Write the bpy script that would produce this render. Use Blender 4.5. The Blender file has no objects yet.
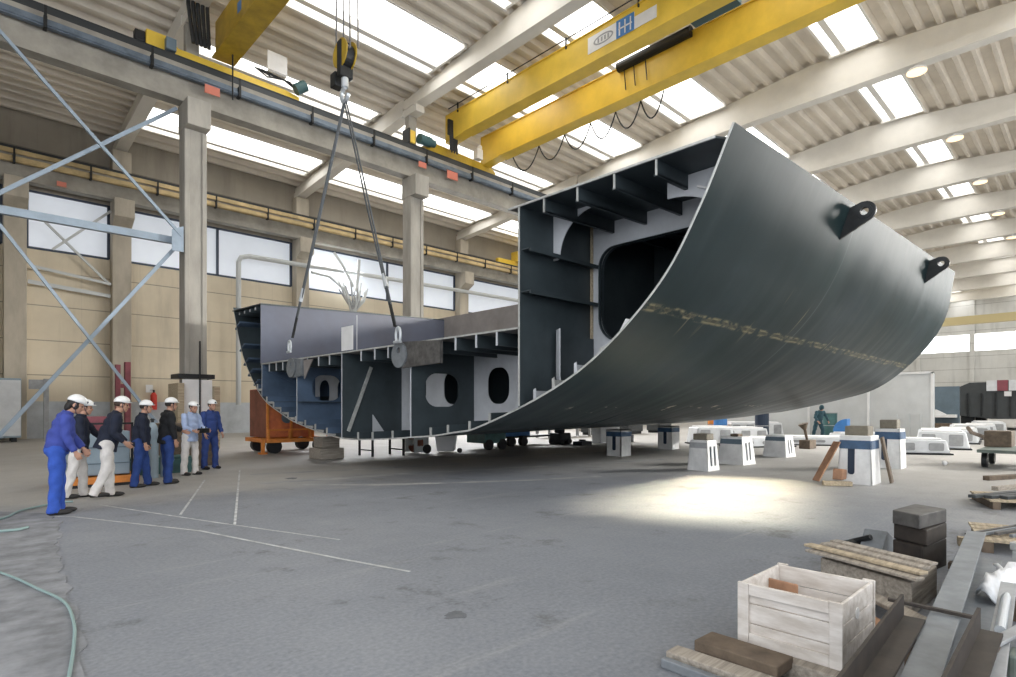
import bpy, bmesh, math, random
from mathutils import Vector, Matrix
from mathutils.geometry import tessellate_polygon
random.seed(7)
scene = bpy.context.scene
COL = scene.collection
R = math.radians
# World axes: X runs along the hall, Y across it towards the left wall, Z up. Camera stands at the origin.

# cross section of the hull block at its near end (Y, Z), from the far side's top edge round the bottom to the near side's top edge
SEC = [(22.33, 5.27), (21.62, 3.86), (20.85, 2.92), (19.59, 1.95), (18.13, 1.44), (16.68, 1.10), (13.97, 0.78), (10.78, 0.93), (9.36, 1.08), (8.58, 1.22), (6.85, 1.83), (5.66, 2.47), (4.57, 3.42), (3.95, 4.36), (3.45, 5.39)]
HU0, HU1 = 7.5, 23.2
def _cr(p0, p1, p2, p3, t):
    return tuple(.5 * (2 * b + (c - a) * t + (2 * a - 5 * b + 4 * c - d) * t * t + (3 * b - a - 3 * c + d) * t ** 3) for a, b, c, d in zip(p0, p1, p2, p3))
# the same points round the fuller far end
SEC_FAR = [(22.33, 5.80), (21.62, 4.25), (20.85, 3.22), (19.59, 2.18), (18.13, 1.62), (16.68, 1.24), (13.97, 0.90), (10.78, 1.18), (9.36, 1.38), (8.58, 1.49), (6.85, 1.88), (5.55, 2.32), (4.45, 3.28), (3.72, 4.42), (3.44, 5.95)]
def _section(S, n=7):
    q = [tuple(2 * a - b for a, b in zip(S[0], S[1]))] + S + [tuple(2 * a - b for a, b in zip(S[-1], S[-2]))]
    out = []
    for i in range(1, len(q) - 2):
        for k in range(n): out.append(_cr(q[i - 1], q[i], q[i + 1], q[i + 2], k / n))
    return out + [S[-1]]
SECF, SECG = _section(SEC), _section(SEC_FAR)
_l = [0.0]
for a, b in zip(SECF, SECF[1:]): _l.append(_l[-1] + math.hypot(a[0] - b[0], a[1] - b[1]))
SFR = [x / _l[-1] for x in _l]
def secu(u):
    t = (u - HU0) / (HU1 - HU0)
    return [(a + (c - a) * t, b + (d - b) * t) for (a, b), (c, d) in zip(SECF, SECG)]
def rise(u, z): return z + .53 * (u - HU0) / (HU1 - HU0)       # the deck climbs a little towards the far end
def frac_at(v): return min(zip(SECF, SFR), key=lambda p: abs(p[0][0] - v))[1]
def shell_z(v, u=HU0):
    S = secu(u)
    for (a, za), (b, zb) in zip(S, S[1:]):
        if b <= v <= a: return za + (zb - za) * (a - v) / (a - b + 1e-9)
    return 9
SEAM_A, SEAM_B = frac_at(4.78), frac_at(7.5)

# ---------------------------------------------------------------- materials
def mat(name, col, rough=0.6, metal=0.0, var=0.0, scale=3.0, bump=0.0, col2=None, stretch=(1, 1, 1), detail=5.0, spec=0.5, emit=0.0):
    m = bpy.data.materials.new(name); m.use_nodes = True
    nt = m.node_tree; b = nt.nodes['Principled BSDF']
    b.inputs['Roughness'].default_value = rough; b.inputs['Metallic'].default_value = metal
    b.inputs['Specular IOR Level'].default_value = spec
    c = (*col, 1)
    b.inputs['Base Color'].default_value = c
    if emit:
        b.inputs['Emission Color'].default_value = c; b.inputs['Emission Strength'].default_value = emit
    if var or bump or col2:
        tc = nt.nodes.new('ShaderNodeTexCoord'); mp = nt.nodes.new('ShaderNodeMapping')
        mp.inputs['Scale'].default_value = stretch
        nz = nt.nodes.new('ShaderNodeTexNoise'); nz.inputs['Scale'].default_value = scale; nz.inputs['Detail'].default_value = detail
        nz.inputs['Roughness'].default_value = 0.65
        nt.links.new(tc.outputs['Object'], mp.inputs['Vector']); nt.links.new(mp.outputs['Vector'], nz.inputs['Vector'])
        rp = nt.nodes.new('ShaderNodeValToRGB')
        k = 1 - var
        lo = col2 if col2 else tuple(x * k for x in col)
        hi = col if col2 else tuple(min(1, x * (1 + var * .6)) for x in col)
        rp.color_ramp.elements[0].position = .35; rp.color_ramp.elements[0].color = (*lo, 1)
        rp.color_ramp.elements[1].position = .65; rp.color_ramp.elements[1].color = (*hi, 1)
        nt.links.new(nz.outputs['Fac'], rp.inputs['Fac']); nt.links.new(rp.outputs['Color'], b.inputs['Base Color'])
        if bump:
            bp = nt.nodes.new('ShaderNodeBump'); bp.inputs['Strength'].default_value = bump; bp.inputs['Distance'].default_value = .02
            nt.links.new(nz.outputs['Fac'], bp.inputs['Height']); nt.links.new(bp.outputs['Normal'], b.inputs['Normal'])
    return m

class N:
    """tiny node builder"""
    def __init__(s, m): s.nt = m.node_tree; s.b = s.nt.nodes['Principled BSDF']
    def new(s, t, **kw):
        n = s.nt.nodes.new('ShaderNode' + t)
        for k, v in kw.items(): setattr(n, k, v)
        return n
    def link(s, a, b): s.nt.links.new(a, b)
    def val(s, inp, v):
        if hasattr(v, 'links') or isinstance(v, bpy.types.NodeSocket): s.link(v, inp)
        else: inp.default_value = v
    def math(s, op, a, b=0.0, clamp=False):
        n = s.new('Math', operation=op, use_clamp=clamp); s.val(n.inputs[0], a); s.val(n.inputs[1], b); return n.outputs[0]
    def noise(s, vec, scale, detail=4, rough=.6):
        n = s.new('TexNoise'); n.inputs['Scale'].default_value = scale; n.inputs['Detail'].default_value = detail
        n.inputs['Roughness'].default_value = rough; s.link(vec, n.inputs['Vector']); return n.outputs['Fac']
    def mapping(s, vec, scale=(1, 1, 1), rot=(0, 0, 0), loc=(0, 0, 0)):
        n = s.new('Mapping'); n.inputs['Scale'].default_value = scale; n.inputs['Rotation'].default_value = rot; n.inputs['Location'].default_value = loc
        s.link(vec, n.inputs['Vector']); return n.outputs[0]
    def ramp(s, f, stops):
        n = s.new('ValToRGB'); r = n.color_ramp
        while len(r.elements) < len(stops): r.elements.new(.5)
        for e, (p, c) in zip(r.elements, stops): e.position = p; e.color = (*c, 1) if len(c) == 3 else c
        s.link(f, n.inputs['Fac']); return n.outputs['Color']
    def mix(s, f, a, b, blend='MIX'):
        n = s.new('MixRGB', blend_type=blend); s.val(n.inputs[0], f)
        for i, x in ((1, a), (2, b)):
            if isinstance(x, tuple): n.inputs[i].default_value = (*x, 1)
            else: s.link(x, n.inputs[i])
        return n.outputs[0]
    def smooth(s, x, a, b):
        n = s.new('MapRange', interpolation_type='SMOOTHSTEP'); s.val(n.inputs[0], x)
        n.inputs[1].default_value = a; n.inputs[2].default_value = b; return n.outputs[0]
    def sep(s, v):
        n = s.new('SeparateXYZ'); s.link(v, n.inputs[0]); return n.outputs
    def obj(s): return s.new('TexCoord').outputs['Object']
    def uv(s): return s.new('TexCoord').outputs['UV']
    def bump(s, h, st, d=.02):
        n = s.new('Bump'); n.inputs['Strength'].default_value = st; n.inputs['Distance'].default_value = d
        s.link(h, n.inputs['Height']); s.link(n.outputs[0], s.b.inputs['Normal'])
    def col(s, c): s.link(c, s.b.inputs['Base Color'])

def floor_material():
    m = mat('worn_hall_floor', (.3, .31, .33), .62); n = N(m); o = n.obj()
    big = n.noise(o, .16, 5); mid = n.noise(o, 1.1, 6, .7); fine = n.noise(o, 28, 3)
    c = n.ramp(big, [(.3, (.148, .162, .188)), (.5, (.19, .206, .235)), (.7, (.245, .258, .28))])
    c = n.mix(n.smooth(mid, .56, .70), c, (.11, .117, .128)); 
    st = n.noise(n.mapping(o, (.12, 1.6, 1), (0, 0, R(8))), 1.5, 5, .7)      # long faint scrapes along the hall
    c = n.mix(n.math('MULTIPLY', n.smooth(st, .58, .75), .35), c, (.42, .42, .41))
    st2 = n.noise(n.mapping(o, (1.6, .10, 1), (0, 0, R(30))), 1.3, 5, .7)
    c = n.mix(n.math('MULTIPLY', n.smooth(st2, .60, .75), .28), c, (.40, .40, .40))
    x, y, z = n.sep(o)
    far = n.math('MAXIMUM', n.smooth(n.math('ADD', x, n.math('MULTIPLY', n.noise(o, .5), 5.)), 11, 19), n.smooth(n.math('ADD', y, n.math('MULTIPLY', n.noise(o, .45), 4.)), 12.2, 15.2))   # paler brown floor; albedo also raised to paint light under the hull
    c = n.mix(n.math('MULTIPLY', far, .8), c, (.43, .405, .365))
    spk = n.noise(o, 3.1, 2); c = n.mix(n.math('MULTIPLY', n.smooth(spk, .73, .80), .6), c, (.07, .07, .07))
    c = n.mix(.14, c, n.ramp(fine, [(.3, (.05, .05, .05)), (.7, (.6, .6, .6))]))
    n.col(c)
    n.link(n.ramp(mid, [(.3, (.5, .5, .5)), (.7, (.75, .75, .75))]), n.b.inputs['Roughness'])
    n.bump(fine, .12, .01)
    return m

def concrete_wall_material(name, base, dark, joint_h=1.83, joint_w=2.6, off=0.35):
    m = mat(name, base, .85); n = N(m); o = n.obj(); x, y, z = n.sep(o)
    a = n.noise(o, .35, 5); s = n.noise(n.mapping(o, (1.2, 1, .12)), .8, 5, .7)
    c = n.ramp(a, [(.3, dark), (.65, base)]); c = n.mix(n.math('MULTIPLY', n.smooth(s, .5, .75), .45), c, tuple(q * .55 for q in base))
    fz = n.math('FRACT', n.math('DIVIDE', n.math('ADD', z, off), joint_h)); jz = n.math('LESS_THAN', fz, .03)
    c = n.mix(n.math('MULTIPLY', jz, .55), c, (.10, .09, .075))
    fx = n.math('FRACT', n.math('DIVIDE', x, joint_w)); jx = n.math('LESS_THAN', fx, .012)
    c = n.mix(n.math('MULTIPLY', jx, .10), c, (.15, .13, .11))
    n.col(c); n.bump(a, .1); return m

def hull_material():
    """dark blue-green shell primer: streaks running down the plate, chalked weld seam with scorch marks. UV: x round the section (0..1), y metres along"""
    m = mat('dark_green_shell_primer', (.04, .055, .06), .40, spec=.13); n = N(m); uv = n.uv(); x, y, z = n.sep(uv)
    big = n.noise(n.mapping(uv, (6, .25, 1)), 1.3, 5); streak = n.noise(n.mapping(uv, (3.2, 1.0, 1), (0, 0, R(12))), 2.0, 6, .62)
    c = n.ramp(big, [(.3, (.008, .019, .021)), (.55, (.014, .027, .031)), (.75, (.026, .040, .049))])
    c = n.mix(n.math('MULTIPLY', n.smooth(streak, .50, .78), .22), c, (.055, .074, .084))
    c = n.mix(n.math('MULTIPLY', n.smooth(n.noise(n.mapping(uv, (3, 5, 1)), 1.5, 4), .6, .75), .35), c, (.018, .026, .03))
    wob = n.math('MULTIPLY', n.math('SUBTRACT', n.noise(n.mapping(uv, (1, .5, 1)), 2., 3), .5), .006)
    def seam(pos, w, k, colr, lo=.42, hi=.6, sc=3.):
        d = n.math('ABSOLUTE', n.math('ADD', n.math('SUBTRACT', x, pos), wob))
        f = n.math('SUBTRACT', 1., n.smooth(d, w * .4, w))
        br = n.smooth(n.noise(n.mapping(uv, (40, 1, 1)), sc, 4), lo, hi)
        return n.math('MULTIPLY', n.math('MULTIPLY', f, br), k), colr
    for pos, w, k, cc in ((SEAM_A, .0045, .75, (.30, .26, .15)), (SEAM_A, .0022, .9, (.02, .025, .025))):
        f, cc = seam(pos, w, k, cc); c = n.mix(f, c, cc)
    # scorch / chalk ticks leaving the seam
    tick = n.smooth(n.noise(n.mapping(uv, (7, 3.4, 1), (0, 0, R(4))), 1.0, 2), .66, .74)
    near = n.math('SUBTRACT', 1., n.smooth(n.math('ABSOLUTE', n.math('SUBTRACT', x, SEAM_A + .012)), .01, .035))
    c = n.mix(n.math('MULTIPLY', n.math('MULTIPLY', tick, near), .7), c, (.32, .27, .16))
    # bare chips along the lower bilge seam
    chip = n.smooth(n.noise(n.mapping(uv, (60, 2.2, 1)), 1.0, 3), .61, .66)
    nb = n.math('SUBTRACT', 1., n.smooth(n.math('ABSOLUTE', n.math('SUBTRACT', x, SEAM_B)), .006, .014))
    ln = n.math('MULTIPLY', n.smooth(y, 0.8, 2.), n.math('SUBTRACT', 1., n.smooth(y, 9, 12)))
    c = n.mix(n.math('MULTIPLY', n.math('MULTIPLY', chip, nb), n.math('MULTIPLY', ln, .95)), c, (.75, .66, .50))
    # plate butt joint
    bj = n.math('SUBTRACT', 1., n.smooth(n.math('ABSOLUTE', n.math('SUBTRACT', y, 5.6)), .01, .03)); c = n.mix(n.math('MULTIPLY', bj, .4), c, (.12, .14, .15))
    n.col(c)
    rr = n.ramp(streak, [(.35, (.33, .33, .33)), (.7, (.46, .46, .46))]); n.link(rr, n.b.inputs['Roughness'])
    n.bump(n.noise(n.mapping(uv, (10, .8, 1)), 1.2, 3), .08, .03)
    return m

M = {}
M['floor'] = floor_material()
M['patch'] = mat('rough_old_concrete', (.235, .243, .26), .85, var=.35, scale=3, bump=.12)
M['scuff'] = mat('pale_scuffed_floor', (.46, .455, .44), .8, var=.45, scale=1.6, col2=(.25, .26, .275), detail=8)
M['oil'] = mat('dark_oil_stain', (.085, .09, .10), .6, var=.5, scale=9, col2=(.14, .15, .165))
M['chalk'] = mat('chalk_paint', (.52, .53, .53), .9, var=.35, scale=5)
M['wall'] = concrete_wall_material('beige_concrete_panels', (.74, .65, .50), (.62, .54, .41))
M['wall_up'] = concrete_wall_material('upper_concrete_panels', (.42, .38, .32), (.33, .30, .25), 2.2, 3.3)
M['wall_base'] = mat('pale_base_paint', (.50, .53, .56), .8, var=.25, scale=.6)
M['wall_end'] = concrete_wall_material('pale_end_panels', (.68, .68, .66), (.58, .58, .56), 2.0, 4.0)
M['ceil'] = mat('ribbed_roof_sheet', (.80, .735, .64), .8, var=.12, scale=.4)
M['ceil_in'] = mat('roof_liner', (.5, .46, .4), .85)
M['beam'] = mat('white_concrete_beam', (.80, .77, .71), .8, var=.08, scale=.5)
M['col'] = mat('grey_concrete_column', (.40, .38, .34), .85, var=.22, scale=1.2, stretch=(1, 1, .3), bump=.1)
M['wcol'] = mat('beige_concrete_column', (.48, .43, .35), .85, var=.2, scale=.9, stretch=(1, 1, .3))
M['rwy'] = mat('dusty_concrete_girder', (.34, .32, .28), .85, var=.25, scale=.8)
M['rail'] = mat('blue_grey_rail_steel', (.16, .20, .25), .5, .4, var=.25, scale=2)
M['railtop'] = mat('dark_rail', (.06, .065, .07), .5, .6)
M['yellowdirt'] = mat('ochre_runway_paint', (.55, .42, .22), .7, var=.3, scale=1)
M['brace'] = mat('pale_blue_brace_paint', (.33, .41, .50), .5, var=.12, scale=2)
M['yellow'] = mat('crane_yellow', (.80, .55, .07), .42, var=.12, scale=.7)
M['yellow2'] = mat('old_crane_yellow', (.50, .33, .03), .5, var=.25, scale=1.2)
M['black'] = mat('black_rubber', (.012, .013, .015), .55)
M['dark'] = mat('dark_iron', (.03, .032, .034), .5, .5, var=.3, scale=4)
M['hazeyellow'] = mat('hazed_yellow_paint', (.62, .52, .28), .6)  # crane yellow paled in its colour for distance haze
M['teal'] = mat('teal_motor_paint', (.05, .12, .13), .45)
M['white'] = mat('white_paint', (.80, .80, .80), .5, var=.06, scale=2)
M['red'] = mat('red_plate', (.62, .20, .14), .7)
M['shell'] = hull_material()
M['h_dark'] = mat('dark_hull_plate', (.045, .060, .068), .5, var=.3, scale=.9, detail=6)  # interior hull plates are split into tones by part and side
M['h_blue'] = mat('blue_hull_plate', (.095, .145, .225), .5, var=.28, scale=.8, detail=6)
M['h_mid'] = mat('blue_grey_plate', (.115, .13, .18), .5, var=.16, scale=.5, detail=6, col2=(.095, .10, .13))
M['h_brown'] = mat('brown_grey_plate', (.27, .25, .24), .6, var=.2, scale=1.0)  # brown-grey for the tank top, hold bulkhead and gusset
M['h_light'] = mat('light_grey_plate', (.55, .57, .60), .55, var=.15, scale=.9)
M['edge'] = mat('ground_steel_edge', (.55, .56, .54), .4, .3, var=.2, scale=6)
M['orange'] = mat('rusty_orange_paint', (.74, .22, .08), .65, var=.4, scale=2.5, col2=(.50, .13, .06))
M['orange_d'] = mat('brown_red_paint', (.24, .085, .05), .7, var=.3, scale=2)
M['orange_l'] = mat('bright_orange_paint', (.75, .26, .05), .55, var=.2, scale=4)
M['steel'] = mat('grey_mill_steel', (.22, .24, .26), .5, .2, var=.2, scale=5)
M['rust'] = mat('rusty_angle_steel', (.062, .05, .042), .6, .3, var=.4, scale=6, col2=(.034, .029, .026))
M['steel_d'] = mat('dark_scrap_steel', (.12, .115, .11), .55, .3, var=.4, scale=5)
M['wood'] = mat('weathered_timber', (.36, .32, .27), .85, var=.35, scale=6, stretch=(.3, 5, 5), bump=.3)
M['wood_y'] = mat('fresh_timber', (.45, .37, .26), .8, var=.3, scale=6, stretch=(.3, 5, 5), bump=.3)
M['wood_o'] = mat('orange_timber', (.36, .20, .12), .8, var=.3, scale=5)
M['wood_d'] = mat('dark_timber', (.14, .105, .075), .85, var=.35, scale=6, bump=.3)
M['crate'] = mat('whitewashed_crate_wood', (.74, .70, .66), .8, var=.18, scale=5, stretch=(3, .6, 3), bump=.2, col2=(.52, .47, .42))
M['die'] = mat('white_support_paint', (.78, .78, .77), .55, var=.15, scale=2.5)
M['navyband'] = mat('blue_band_paint', (.045, .10, .19), .5, var=.3, scale=4)
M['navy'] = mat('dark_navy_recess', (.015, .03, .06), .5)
M['brownblock'] = mat('olive_brown_block', (.20, .18, .14), .8, var=.3, scale=4)
M['panelw'] = mat('white_fibreglass', (.74, .76, .78), .45, var=.12, scale=1.5)
M['sheet'] = mat('pale_grey_sheeting', (.60, .615, .615), .55, var=.12, scale=.5)
M['hulk'] = mat('dark_hulk_paint', (.055, .062, .066), .6, var=.25, scale=.6)
M['slate'] = mat('slate_blue_paint', (.13, .18, .22), .6, var=.2, scale=.8)
M['blue'] = mat('blue_enamel', (.05, .20, .50), .45, var=.15, scale=2)
M['green'] = mat('green_enamel', (.05, .14, .14), .45, var=.3, scale=2)
M['cart'] = mat('green_grey_cart_paint', (.13, .16, .14), .6, var=.35, scale=3)
M['hose'] = mat('teal_hose', (.24, .34, .33), .6)
M['container'] = mat('pale_blue_sheet_metal', (.30, .38, .44), .5, var=.15, scale=1.5)
M['maroon'] = mat('maroon_paint', (.26, .07, .09), .6, var=.2, scale=2)
M['extred'] = mat('signal_red', (.70, .05, .03), .4)
M['pipe'] = mat('grey_white_pipe', (.55, .57, .57), .5)
M['rope'] = mat('steel_wire_rope', (.20, .20, .21), .45, .6)
M['sling'] = mat('grey_sling_wire', (.10, .11, .12), .5, .4)
M['shackle'] = mat('galvanised_shackle', (.62, .66, .70), .35, .5)
M['gtable'] = mat('grey_bench_steel', (.36, .37, .38), .6, var=.2, scale=3)
M['foil'] = mat('crumpled_white_foil', (.72, .74, .77), .3, .2, var=.1, scale=6, bump=.8)
M['winwhite'] = mat('frosted_glazing', (.66, .70, .76), .5, var=.08, scale=.25, emit=.3)
M['frame_b'] = mat('dark_blue_window_frame', (.05, .07, .11), .5)
M['curb'] = mat('white_skylight_curb', (.86, .84, .80), .7)
def emission(name, col, st):
    m = bpy.data.materials.new(name); m.use_nodes = True; nt = m.node_tree; nt.nodes.clear()
    e = nt.nodes.new('ShaderNodeEmission'); e.inputs[0].default_value = (*col, 1); e.inputs[1].default_value = st
    o = nt.nodes.new('ShaderNodeOutputMaterial'); nt.links.new(e.outputs[0], o.inputs[0]); return m
SKY = 2.8
M['skylight'] = emission('daylit_skylight', (1, .985, .95), SKY)
M['daywin'] = emission('daylit_window', (.95, .98, 1), 2.6)
M['lamp'] = emission('warm_lamp', (1, .70, .38), 1.5)

# ---------------------------------------------------------------- mesh building
class MB:
    def __init__(s): s.v = []; s.f = []; s.fm = []; s.mi = 0; s.uv = None
    def add(s, vs, fs, T=None):
        b = len(s.v)
        s.v += [(T @ Vector(p)) if T else Vector(p) for p in vs]
        s.f += [tuple(b + i for i in f) for f in fs]; s.fm += [s.mi] * len(fs); return s
    def box(s, x0, x1, y0, y1, z0, z1, T=None):
        vs = [(x0, y0, z0), (x1, y0, z0), (x1, y1, z0), (x0, y1, z0), (x0, y0, z1), (x1, y0, z1), (x1, y1, z1), (x0, y1, z1)]
        return s.add(vs, [(0, 3, 2, 1), (4, 5, 6, 7), (0, 1, 5, 4), (1, 2, 6, 5), (2, 3, 7, 6), (3, 0, 4, 7)], T)
    def bar(s, p, q, w, h, up=(0, 0, 1)):
        """box bar from p to q: w sideways, h along up"""
        p, q = Vector(p), Vector(q); d = q - p; L = d.length; d.normalize(); up = Vector(up)
        if abs(d.dot(up)) > .98: up = Vector((1, 0, 0))
        sd = d.cross(up).normalized(); u2 = sd.cross(d)
        T = Matrix(((d.x, sd.x, u2.x, p.x), (d.y, sd.y, u2.y, p.y), (d.z, sd.z, u2.z, p.z), (0, 0, 0, 1)))
        return s.box(0, L, -w / 2, w / 2, -h / 2, h / 2, T)
    def angle(s, p, q, w, h, t, up=(0, 0, 1), flip=1):
        """L section from p to q, corner along p-q"""
        p, q = Vector(p), Vector(q); d = q - p; L = d.length; d.normalize(); up = Vector(up)
        sd = d.cross(up).normalized() * flip; u2 = up - d * up.dot(d); u2.normalize()
        T = Matrix(((d.x, sd.x, u2.x, p.x), (d.y, sd.y, u2.y, p.y), (d.z, sd.z, u2.z, p.z), (0, 0, 0, 1)))
        vs = [(x, a, b) for x in (0, L) for a, b in ((0, 0), (w, 0), (w, t), (t, t), (t, h), (0, h))]
        fs = [(0, 1, 2, 3, 4, 5)[::-1], (6, 7, 8, 9, 10, 11)] + [(i, (i + 1) % 6, 6 + (i + 1) % 6, 6 + i) for i in range(6)]
        return s.add(vs, fs, T)
    def tube(s, pts, r, n=8, caps=True):
        pts = [Vector(p) for p in pts]; rr = r if isinstance(r, (list, tuple)) else [r] * len(pts)
        b = len(s.v); N_ = len(pts); nrm = None
        for i, p in enumerate(pts):
            d = (pts[min(i + 1, N_ - 1)] - pts[max(i - 1, 0)]).normalized()
            if nrm is None:
                a = Vector((0, 0, 1)) if abs(d.z) < .9 else Vector((1, 0, 0)); nrm = d.cross(a).normalized()
            else: nrm = (nrm - d * nrm.dot(d)).normalized()
            bi = d.cross(nrm)
            for k in range(n):
                t = 2 * math.pi * k / n; s.v.append(p + (nrm * math.cos(t) + bi * math.sin(t)) * rr[i])
        fs = []
        for i in range(N_ - 1):
            for k in range(n):
                fs.append((b + i * n + k, b + i * n + (k + 1) % n, b + (i + 1) * n + (k + 1) % n, b + (i + 1) * n + k))
        if caps: fs.append(tuple(b + k for k in range(n))[::-1]); fs.append(tuple(b + (N_ - 1) * n + k for k in range(n)))
        s.f += fs; s.fm += [s.mi] * len(fs); return s
    def cyl(s, p, q, r0, r1=None, n=16): return s.tube([p, q], [r0, r0 if r1 is None else r1], n)
    def ell(s, c, r, T=None, n=14, m=9, zlo=-90, zhi=90):
        """ellipsoid (or a closed slice of one between two latitudes)"""
        if not isinstance(r, (tuple, list)): r = (r, r, r)
        vs, fs = [], []
        for i in range(m + 1):
            la = R(zlo + (zhi - zlo) * i / m)
            for k in range(n):
                t = 2 * math.pi * k / n
                vs.append((r[0] * math.cos(la) * math.cos(t), r[1] * math.cos(la) * math.sin(t), r[2] * math.sin(la)))
        for i in range(m):
            for k in range(n): fs.append((i * n + k, i * n + (k + 1) % n, (i + 1) * n + (k + 1) % n, (i + 1) * n + k))
        fs.append(tuple(range(n))[::-1]); fs.append(tuple(m * n + k for k in range(n)))
        X = Matrix.Translation(Vector(c))
        if T: X = X @ T
        return s.add(vs, fs, X)
    def cone(s, p, q, r0, r1, n=12):
        """round cone: two balls and the frustum between (overlapping closed solids)"""
        s.ell(p, r0, n=n, m=7); s.ell(q, r1, n=n, m=7); return s.tube([p, q], [r0, r1], n)
    def plate(s, outer, holes, fr, t0, t1):
        """flat plate: outline and holes as 2-D loops, fr(a, b, t) -> xyz, thickness t0..t1"""
        loops = [outer] + list(holes); flat = [p for l in loops for p in l]
        tris = tessellate_polygon([[Vector((a, b, 0)) for a, b in l] for l in loops])
        n = len(flat); vs = [fr(a, b, t0) for a, b in flat] + [fr(a, b, t1) for a, b in flat]
        fs = [tuple(t) for t in tris] + [tuple(n + i for i in t)[::-1] for t in tris]; o = 0
        for l in loops:
            k = len(l)
            for i in range(k): j = (i + 1) % k; fs.append((o + i, o + j, n + o + j, n + o + i))
            o += k
        return s.add(vs, fs)
    def grid(s, rows):
        b = len(s.v); w = len(rows[0])
        for r_ in rows: s.v += [Vector(p) for p in r_]
        fs = [(b + i * w + k, b + i * w + k + 1, b + (i + 1) * w + k + 1, b + (i + 1) * w + k) for i in range(len(rows) - 1) for k in range(w - 1)]
        s.f += fs; s.fm += [s.mi] * len(fs); return s
    def mesh(s, name, mats, inv=None, smooth=False, weld=True):
        me = bpy.data.meshes.new(name); vs = [inv @ p for p in s.v] if inv else s.v
        me.from_pydata([tuple(p) for p in vs], [], s.f)
        for m_ in (mats if isinstance(mats, (list, tuple)) else [mats]): me.materials.append(m_)
        me.polygons.foreach_set('material_index', s.fm)
        bm = bmesh.new(); bm.from_mesh(me)
        if weld: bmesh.ops.remove_doubles(bm, verts=bm.verts, dist=1e-5)
        bmesh.ops.recalc_face_normals(bm, faces=bm.faces); bm.to_mesh(me); bm.free()
        if smooth: me.polygons.foreach_set('use_smooth', [True] * len(me.polygons))
        me.update(); return me
    def build(s, name, mats, parent=None, smooth=False, bevel=0, local=False, weld=True):
        inv = None
        if parent is not None and not local: inv = WM[parent.name].inverted()
        o = bpy.data.objects.new(name, s.mesh(name, mats, inv, smooth, weld)); COL.objects.link(o)
        if parent is not None: o.parent = parent; WM[o.name] = WM[parent.name]
        else: WM[o.name] = Matrix()
        if bevel:
            b = o.modifiers.new('edge', 'BEVEL'); b.width = bevel; b.segments = 2; b.limit_method = 'ANGLE'; b.angle_limit = R(40)
        if smooth and not bevel:
            pass
        return o
WM = {}
def tag(o, label=None, cat=None, group=None, kind=None):
    if label: o['label'] = label
    if cat: o['category'] = cat
    if group: o['group'] = group
    if kind: o['kind'] = kind
    return o
def thing(name, label, cat, loc=(0, 0, 0), rz=0, group=None):
    o = bpy.data.objects.new(name, None); COL.objects.link(o); o.location = loc; o.rotation_euler = (0, 0, rz)
    o.empty_display_size = .3
    WM[o.name] = Matrix.Translation(Vector(loc)) @ Matrix.Rotation(rz, 4, 'Z')
    return tag(o, label, cat, group)
def struct(name, mb, m, **k):
    o = mb.build(name, m, **k); o['kind'] = 'structure'; return o
def copy_tree(o, parent=None):
    c = o.copy(); COL.objects.link(c); c.parent = parent
    for ch in list(o.children): copy_tree(ch, c)
    return c
def arc(cx, cy, r, a0, a1, n=10, ry=None):
    ry = r if ry is None else ry
    return [(cx + r * math.cos(R(a0 + (a1 - a0) * i / n)), cy + ry * math.sin(R(a0 + (a1 - a0) * i / n))) for i in range(n + 1)]
def rrect(x0, x1, y0, y1, r, n=6):
    r = min(r, (x1 - x0) / 2.001, (y1 - y0) / 2.001)
    return arc(x1 - r, y1 - r, r, 0, 90, n) + arc(x0 + r, y1 - r, r, 90, 180, n) + arc(x0 + r, y0 + r, r, 180, 270, n) + arc(x1 - r, y0 + r, r, 270, 360, n)
UF = lambda a, b, t: (t, a, b)          # plate in a cross plane: a = Y, b = Z
VF = lambda a, b, t: (a, t, b)          # plate in a lengthwise plane: a = X, b = Z
ZF = lambda a, b, t: (a, b, t)

# ================================================================= THE HALL
BU = [-3.5, 6.95, 17.4, 31.7, 41.1, 50.3, 59.5, 68.7, 78, 87.2, 96.5, 106]   # frame lines along the hall
VC, VW = 25.2, 39.0
U0, U1 = -9.0, 115.0
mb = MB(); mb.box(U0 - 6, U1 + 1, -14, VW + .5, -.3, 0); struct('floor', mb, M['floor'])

def zroof(v):
    if v <= VC: return 19.25 - abs(v - 10.5) * .088
    return 18.15 - (v - VC) * .085
# strips of skylight (v ranges); the first two, out of view, added for light
SKY_V = [(-7.6, -5.2), (-.6, 2.2), (7.35, 9.6), (14.9, 17.75), (20.3, 23.2), (27.6, 29.3), (34.2, 36.9)]
def bays():
    e = [U0] + BU + [U1]
    return [(a, b) for a, b in zip(e, e[1:])]
mb = MB()
edges = []
v = -10.0
per = .72
bps = sorted([a for s_ in SKY_V for a in s_])
def add_strip(va, vb, ulist):
    n = max(1, round((vb - va) / per)); w = (vb - va) / n
    pr = []
    for i in range(n):
        a = va + i * w
        for fx, dz in ((0, -.22), (.22, -.22), (.36, 0), (.86, 0)): pr.append((a + fx * w, zroof(a + fx * w) + dz))
    pr.append((vb, zroof(vb) - .22))
    for ua, ub in ulist:
        mb.grid([[(ua, p, q) for p, q in pr], [(ub, p, q) for p, q in pr]])
cur = -14.4
S_MIN = 7.0      # the bays nearest the back wall are roofed solid
for va, vb in SKY_V:
    add_strip(cur, va, [(U0, U1)])
    add_strip(va, vb, [(U0, BU[1] + .45)] + [(b - .45, b + .45) for b in BU[2:]])
    cur = vb
add_strip(cur, VW + .3, [(U0, U1)])
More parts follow.
